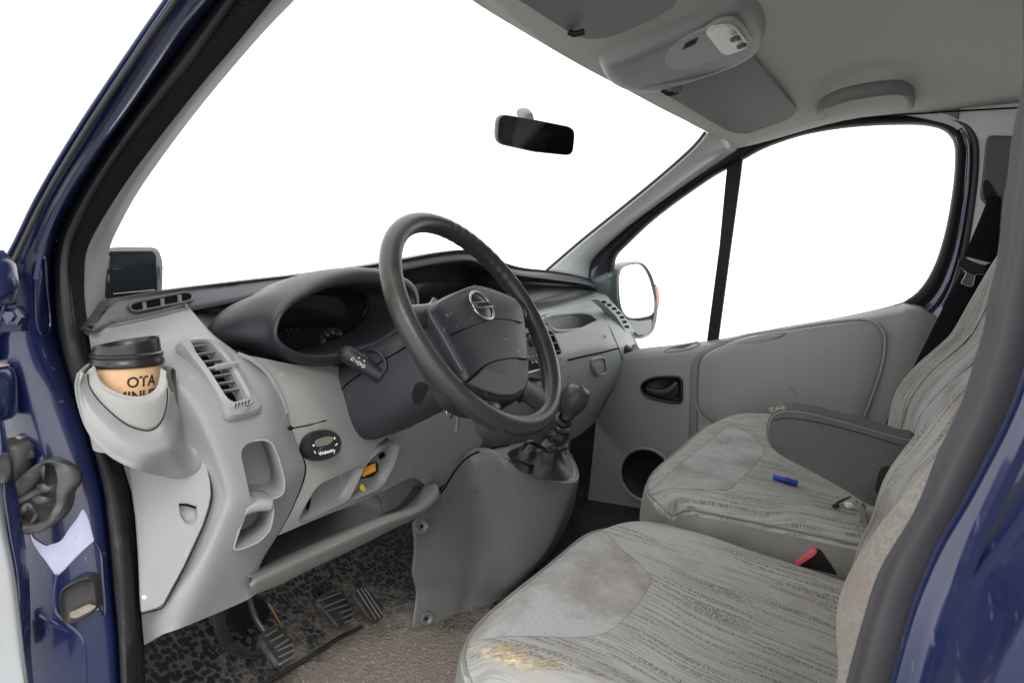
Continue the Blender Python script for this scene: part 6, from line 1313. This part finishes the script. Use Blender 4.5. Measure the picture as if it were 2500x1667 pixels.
def cushion(name, x0, x1, yf, yb, ztop, slope, panel, parent, m, skew=0.0, h=.12, bol=.018, rf=.10, worn=None, rside=.028, dens=1.0):
    """upholstered cushion: rolled front, side bolsters, boxed vinyl sides"""
    nu, nv = int(110 * dens), int(110)
    vs, vin, wv = [], [], []
    xc, hw = (x0 + x1) / 2, (x1 - x0) / 2
    L_ = yf - yb
    # parameter across: -1..1 over the top, beyond it the side walls
    us = [-1.0 - .5 * (1 - k / 8) for k in range(8)] + [-1 + 2 * k / nu for k in range(nu + 1)] + [1.0 + .5 * (k + 1) / 8 for k in range(8)]
    ws = [-.5 * (1 - k / 10) for k in range(10)] + [k / nv for k in range(nv + 1)]       # <0: front wall
    for w in ws:
        for u in us:
            uu = max(-1, min(1, u)); ww = max(0.0, w)
            # plan: rounded front corners
            s = abs(uu); yedge = yf - rf * (1 - math.sqrt(max(0, 1 - max(0, (s - .45) / .55) ** 2.4))) * .8 - skew * uu
            y = yedge - ww * (yedge - yb)
            inset = .012 * smooth01(1 - ww * 6)
            x = xc + uu * (hw - inset)
            z = ztop - slope * (yf - y)
            dfront = (yedge - y)
            e1 = 1 - smooth01(dfront / .05); e2 = smooth01((s - (1 - rside / hw)) / (rside / hw))
            z += bol * math.exp(-((s - .80) / .16) ** 2) * smooth01(dfront / .15) - .010 * (1 - s ** 2) * smooth01((ww - .3) / .4)
            z -= .020 * e1 ** 2 + .016 * e2 ** 2
            z += .0025 * mnoise.noise(V((x * 9, y * 9, 3.1)))
            vn = 0.0
            d1 = abs(u) - 1 if abs(u) > 1 else 0; d2 = -w if w < 0 else 0
            if d1 > 0 or d2 > 0:
                dd = max(d1, d2) / .5
                z -= h * dd; vn = 1.0 if dd > .02 else .6
                puff = .010 * math.sin(math.pi * min(1, dd * .9))
                if d1 > 0: x += math.copysign(puff + .004, u)
                if d2 > 0: y += puff + .004
            vs.append(V((x, y, z))); vin.append(vn); wv.append((x, y, 0))
    n = len(us); fs = [(j * n + i, j * n + i + 1, (j + 1) * n + i + 1, (j + 1) * n + i) for j in range(len(ws) - 1) for i in range(n - 1)]
    me = bpy.data.meshes.new(name); me.from_pydata([tuple(v) for v in vs], [], fs)
    o = bpy.data.objects.new(name, me); COL.objects.link(o); me.materials.append(m); setup(o, parent)
    for p in me.polygons: p.use_smooth = True
    set_attr(o, 'vinyl', vin); set_attr(o, 'weave', wv, 'FLOAT_VECTOR')
    set_attr(o, 'panel', [max(-1, min(1, sdist(to_px(v), panel) / 60)) for v in vs])
    if worn: set_attr(o, 'worn', [max(0, 1 - math.hypot((to_px(v)[0] - worn[0]) / worn[2], (to_px(v)[1] - worn[1] - (to_px(v)[0] - worn[0]) * worn[4]) / worn[3])) for v in vs])
    # piping along the top edge
    ring = []
    jj = [k for k, w in enumerate(ws) if w >= 0]; ii = [k for k, u in enumerate(us) if -1 <= u <= 1]
    ring = [vs[j * n + ii[0]] for j in jj[::-4]] + [vs[jj[0] * n + i] for i in ii[::4]] + [vs[j * n + ii[-1]] for j in jj[::4]]
    tube('piping', ring, .0022, M['vinyl'], o, 6)
    return o
pol_d = [(1128, 1590), (1132, 1560), (1173, 1515), (1306, 1398), (1388, 1340), (1462, 1284), (1490, 1312), (1520, 1342), (1560, 1374), (1590, 1406), (1592, 1420), (1574, 1450), (1540, 1495), (1505, 1528), (1480, 1544), (1440, 1554), (1390, 1556), (1300, 1552), (1230, 1553), (1165, 1562)]
pol_p = [(1560, 1215), (1590, 1196), (1606, 1180), (1657, 1134), (1723, 1083), (1776, 1040), (1800, 1042), (1838, 1062), (1869, 1100), (1860, 1115), (1841, 1137), (1810, 1168), (1788, 1190), (1774, 1196), (1708, 1194), (1640, 1192)]
SMd = seat_mat('driver_seat_cloth', True); SMp = seat_mat('bench_seat_cloth'); SMb = seat_mat('driver_back_cloth', True, ((.20, .19, .165), (.30, .285, .25)))
dseat = cushion('driver_seat', -.745, -.212, .276, -.20, .352, .16, pol_d, van, SMd, skew=.006, worn=(1240, 1604, 150, 42, .32))
dseat['label'] = 'driver seat in stained streaked cloth, its front corner torn open'
bseat = cushion('passenger_seat', -.182, .615, .255, -.20, .374, .06, pol_p, van, SMp, skew=.0, dens=1.5)
bseat['label'] = 'grey double passenger bench in streaked cloth with a plain front panel'
mk('seat_base', box_vf((-.46, .0, .12), (.44, .38, .20)), M['dark'], dseat, bevel=.02, closed=True)
mk('seat_base', box_vf((.22, .0, .12), (.70, .36, .22)), M['dark'], bseat, bevel=.02, closed=True)
# torn foam on the driver cushion
onseat = snap(dseat)
fv = []
for k in range(34):
    t = k / 45; a = 1216 + 40 * random.random(); b = 1592 + random.uniform(-16, 18)
    q = onseat(a, b, -.004); r_ = random.uniform(.002, .0062)
    fv.append(lathe_vf([(0, r_ * .8), (r_ * .6, r_ * .6), (r_, 0), (r_ * .6, -r_)], 7, Matrix.Translation(q) @ Matrix.Rotation(random.random() * 3, 4, (random.random(), random.random(), 1))))
fo_ = mk('torn_foam', join_vf(*fv), M['foam'], dseat, closed=True, ang=70)
th = []
for k in range(80):
    t = random.random() ** 1.3; a = 1200 + 150 * t; b = 1588 + (a - 1215) * .30 + random.uniform(-16, 18)
    p0 = onseat(a, b, .001); l = random.uniform(.008, .022); an = random.gauss(-1.2, .35)
    th.append(tube_vf([p0, p0 + V((math.cos(an) * l * .4, math.sin(an) * l * .5, .002)), p0 + V((math.cos(an) * l, math.sin(an) * l, random.uniform(-.003, .000)))], .00034, 4))
mk('loose_threads', join_vf(*th), mat('straw_thread', (.40, .34, .235), .9, var=(90, .3)), dseat, closed=True)

def backrest(name, x0, x1, prof, parent, m, bol=.045, th=.11, top=.86, seams=(), dens=1.0, polp=None, lb=0.0):
    nu = int(70 * dens); rows = []; vs = []; wv = []; vin = []
    zs = [.26 + (top - .26) * k / 60 for k in range(61)]
    _D = sub([V((0, b_, a_)) for a_, b_ in prof], 8)
    def py_(z):
        for p_, q_ in zip(_D, _D[1:]):
            if p_.z <= z <= q_.z: return p_.y + (q_.y - p_.y) * (z - p_.z) / max(1e-9, q_.z - p_.z)
        return prof[-1][1]
    def py_old(z):
        for (za, ya), (zb, yb2) in zip(prof, prof[1:]):
            if za <= z <= zb: return ya + (yb2 - ya) * smooth01((z - za) / (zb - za)) * .35 + (yb2 - ya) * ((z - za) / (zb - za)) * .65
        return prof[-1][1]
    zs = zs + [top + .022 * math.sin(t * math.pi / 2 / 6) for t in range(1, 7)]
    xc, hw0 = (x0 + x1) / 2, (x1 - x0) / 2
    us = [-1 - .6 * (1 - k / 7) for k in range(7)] + [-1 + 2 * k / nu for k in range(nu + 1)] + [1 + .6 * (k + 1) / 7 for k in range(7)]
    for k, z in enumerate(zs):
        tp = max(0, k - 60) / 6; hw = hw0 * (1 - .10 * smooth01((z - .62) / .25)) - .05 * tp ** 2
        for u in us:
            uu = max(-1, min(1, u)); s = abs(uu)
            x = xc + uu * hw; y = py_(z) 
            y += bol * (math.exp(-((s - .82) / .17) ** 2) - 1.0) * (1 - .4 * smooth01((z - .6) / .25)) 
            if uu < 0: y += lb * math.exp(-((s - .88) / .15) ** 2) * smooth01((z - .30) / .25)
            y -= .030 * smooth01((s - .93) / .07) ** 2 + th * .55 * tp ** 2
            y += .003 * mnoise.noise(V((x * 8, z * 8, 1.7)))
            d = (abs(u) - 1) / .6 if abs(u) > 1 else 0
            if d > 0: y -= th * d; x += math.copysign(.012 * math.sin(math.pi * d), u)
            vs.append(V((x, y, z))); wv.append((x * 1.0, z, 0)); vin.append(1.0 if d > .7 else 0.0)
    n = len(us); fs = [(j * n + i, j * n + i + 1, (j + 1) * n + i + 1, (j + 1) * n + i) for j in range(len(zs) - 1) for i in range(n - 1)]
    me = bpy.data.meshes.new(name); me.from_pydata([tuple(v) for v in vs], [], fs)
    o = bpy.data.objects.new(name, me); COL.objects.link(o); me.materials.append(m); setup(o, parent)
    for p in me.polygons: p.use_smooth = True
    set_attr(o, 'vinyl', vin); set_attr(o, 'weave', wv, 'FLOAT_VECTOR'); 
    set_attr(o, 'panel', [max(-1, min(1, min(.40 * 1 - abs((v.x - xc) / hw0), 1) * .9 if True else 0)) if polp else max(-1, min(1, (-.70 - (v.x - xc) / hw0) * 2)) for v in vs])
    if 'driver' in m.name: set_attr(o, 'worn', [0.0] * len(vs))
    for su in seams:
        tube('seat_seam', [vs[j * n + 7 + int(nu * (su + 1) / 2)] for j in range(2, 62, 3)], .0012, M['ink'], o, 5)
    return o
prof = [(.25, -.090), (.36, -.106), (.40, -.119), (.463, -.134), (.525, -.168), (.624, -.231), (.75, -.310), (.90, -.395)]
profb = [(.25, -.12), (.37, -.143), (.456, -.160), (.52, -.197), (.576, -.245), (.617, -.272), (.76, -.330), (.90, -.405)]
db = backrest('backrest', -.712, -.205, prof, dseat, SMb, lb=.052, bol=.040, seams=(-.52, .52))
pb = backrest('backrest', -.150, .625, profb, bseat, SMp, bol=.036, seams=(-.62, 0.0, .62), dens=1.4, polp=True)
def headrest(x, y, z, parent, m, sx=.13):
    rows = []
    for k in range(15):
        t = k / 14; a = math.pi * (t - .5); w = math.cos(a) ** .5
        rows.append([V((x + sx * w * (abs(math.cos(q)) ** .6) * math.copysign(1, math.cos(q)), y + .050 * w * (abs(math.sin(q)) ** .7) * math.copysign(1, math.sin(q)) - .05 * t, z + .10 * math.sin(a))) for q in [i * 2 * math.pi / 36 for i in range(36)]])
    o = mk('headrest', gmesh(rows, True, False, True, True), m, parent, closed=True, ang=80)
    return o
hm = mat('headrest_cloth', (.34, .325, .29), .95, bump=(700, .5, .001), var=(200, .2), spec=.1)
headrest(.38, -.395, .945, bseat, hm); headrest(-.46, -.46, .96, dseat, hm)
# ---- armrest on the inner side of the driver backrest
def onar(px, py, x): return at(px, py, x=x)
aL = [(1869, 1050), (1872, 1032), (1880, 1014), (1896, 1004), (1920, 1000), (1960, 1004), (2021, 1018), (2110, 1042), (2197, 1068), (2240, 1084), (2244, 1180), (2180, 1222), (2134, 1240), (2066, 1199), (1975, 1149), (1905, 1112), (1880, 1092), (1869, 1070)]
ol = res([onar(a, b, -.168) for a, b in aL], 70, True, 3)
ac = sum(ol, V((0, 0, 0))) / len(ol)
sA = lambda k, dx: [ac + (p - ac) * k + V((dx, 0, 0)) for p in ol]
arm = mk('armrest', gmesh([sA(.5, -.001), sA(.955, -.001), sA(.985, .002), sA(1.0, .010), sA(1.0, .062), sA(.975, .070), sA(.9, .074)], True, False, True, True), M['armcloth'], dseat, closed=True, ang=60, label='brown grey fold-down armrest on the side of the driver seat')
tube('armrest_seam', [p + V((-.0005, 0, 0)) for p in sA(.968, .001)], .0012, M['vinyl'], arm, 5, True)
tube('armrest_seam', res([onar(a, b, -.1695) for a, b in ((1888, 1026), (1930, 1020), (2020, 1036), (2110, 1060), (2200, 1088))], 20), .0008, M['ink'], arm, 5)
prism('pivot_cap', rnd([onar(a, b, -.172) for a, b in ((2140, 1205), (2136, 1196), (2146, 1150), (2156, 1138), (2176, 1140), (2180, 1160), (2160, 1216), (2148, 1216))], .005), V((.010, 0, 0)), M['black'], arm, bevel=.002)
for k in range(9):
    p0 = onar(1888 + random.uniform(-6, 26), 1003 + random.uniform(-1, 3), -.16); tube('frayed_thread', [p0, p0 + V((random.uniform(-.004, .004), random.uniform(-.003, .006), .005)), p0 + V((random.uniform(-.008, .008), random.uniform(-.004, .008), random.uniform(.004, .012)))], .0004, M['headliner'], arm, 4)
# ---- buckle of the driver belt
bk = [(1952, 1386), (1966, 1402), (1996, 1352), (2002, 1338), (1990, 1342), (1944, 1374)]
bx_ = [at(a, b, x=-.195) for a, b in ((1938, 1378), (1990, 1338), (2004, 1345), (2030, 1380), (2060, 1418), (2090, 1450), (2076, 1470), (2040, 1446), (1990, 1412))]
bkl = prism('seat_buckle', rnd(bx_, .004), V((.020, .0, 0)), M['black'], dseat, bevel=.003, seg=3, label='black seat belt buckle with a red button between the seats')
prism('release_button', rnd([at(a, b, x=-.199) for a, b in ((1938, 1374), (1986, 1338), (1997, 1344), (1990, 1356), (1945, 1386))], .003), V((.018, 0, 0)), mat('release_red', (.62, .10, .12), .4, var=(40, .2)), bkl, bevel=.0015)
mk('buckle_rivet', lathe_vf([(0, .002), (.003, .0015), (.004, 0)], 12, Matrix.Translation(at(2047, 1420, x=-.1955)) @ frame((0, 1, 0), (-1, 0, 0))), M['steel'], bkl, closed=True)
# second buckle strap in the gap at the back of the bench
prism('lap_strap', rnd([at(a, b, x=-.148) for a, b in ((2098, 1232), (2112, 1236), (2122, 1300), (2112, 1345), (2104, 1336))], .004), V((.012, 0, 0)), M['cons'], bseat, bevel=.002)

# ================================================================== LOOSE THINGS ON THE BENCH
onb = snap(bseat)
p0, p1 = onb(1886, 1171, .006), onb(1946, 1188, .006)
pc = empty('pen', (p0 + p1) / 2, 'short blue plastic pen lying on the passenger bench', 'pen')
pd2 = (p1 - p0); 
tube('barrel', [p0 + pd2 * t for t in (0, .02, .1, .45, .5, .9, .97, 1)], [.0034, .0048, .0052, .0052, .0058, .006, .0056, .0034], M['bluepen'], pc, 14)
for i in range(9):
    t = .50 + .05 * i; c_ = p0 + pd2 * t; m_ = frame(V((0, 0, 1)), pd2); m_.translation = c_
    mk('grip_ring', lathe_vf([(.0054, -.0008), (.0067, 0), (.0054, .0008)], 14, m_), M['bluepen'], pc)
q0, q1 = onb(2036, 1241, .004), onb(2074, 1221, .006)
sc2 = empty('lighter', q0, 'thin black stick lying on the bench under the armrest', 'stick')
tube('stick', [q0, q0.lerp(q1, .25) + V((0, 0, .003)), q1], [.0035, .0025, .0018], M['black'], sc2, 10)
sc2.name = 'black_stick'
w0 = empty('paper_scrap', onb(2072, 1239), 'tiny white scrap on the bench beside the black stick', 'scrap')
mk('folded_scrap', box_vf(onb(2072, 1240, .005), (.013, .010, .006), Matrix.Rotation(.5, 3, 'Z')), M['ivory'], w0, bevel=.001, closed=True, smooth=False)
cr_ = []
for k in range(34):
    a, b = random.choice([(2100, 1215), (2060, 1225), (2110, 1270), (2090, 1290), (1766, 1070), (2100, 1245)]); q = onb(a + random.uniform(-30, 25), b + random.uniform(-16, 16), .0035)
    cr_.append(box_vf(q, (random.uniform(.001, .006), .0012, .0008), Matrix.Rotation(random.random() * 3, 3, 'Z')))
cb_ = mk('crumbs', join_vf(*cr_), mat('crumb_dirt', (.10, .085, .07), .9), None, smooth=False, closed=True)
cb_['kind'] = 'stuff'; cb_['label'] = 'dark crumbs and lint on the passenger bench'; cb_['category'] = 'crumbs'
# grit on the floor mat
gr = []
for k in range(260):
    x, y = random.gauss(-.30, .14), random.gauss(.66, .10)
    if y > .84: continue
    gr.append(box_vf((x, y, .002), (random.uniform(.001, .005), random.uniform(.001, .004), random.uniform(.001, .003)), Matrix.Rotation(random.random() * 3, 3, 'Z')))
gb = mk('grit', join_vf(*gr), mat('pale_grit', (.42, .38, .32), .95), None, smooth=False, closed=True)
gb['kind'] = 'stuff'; gb['label'] = 'pale grit trodden into the floor mat by the pedals'; gb['category'] = 'grit'
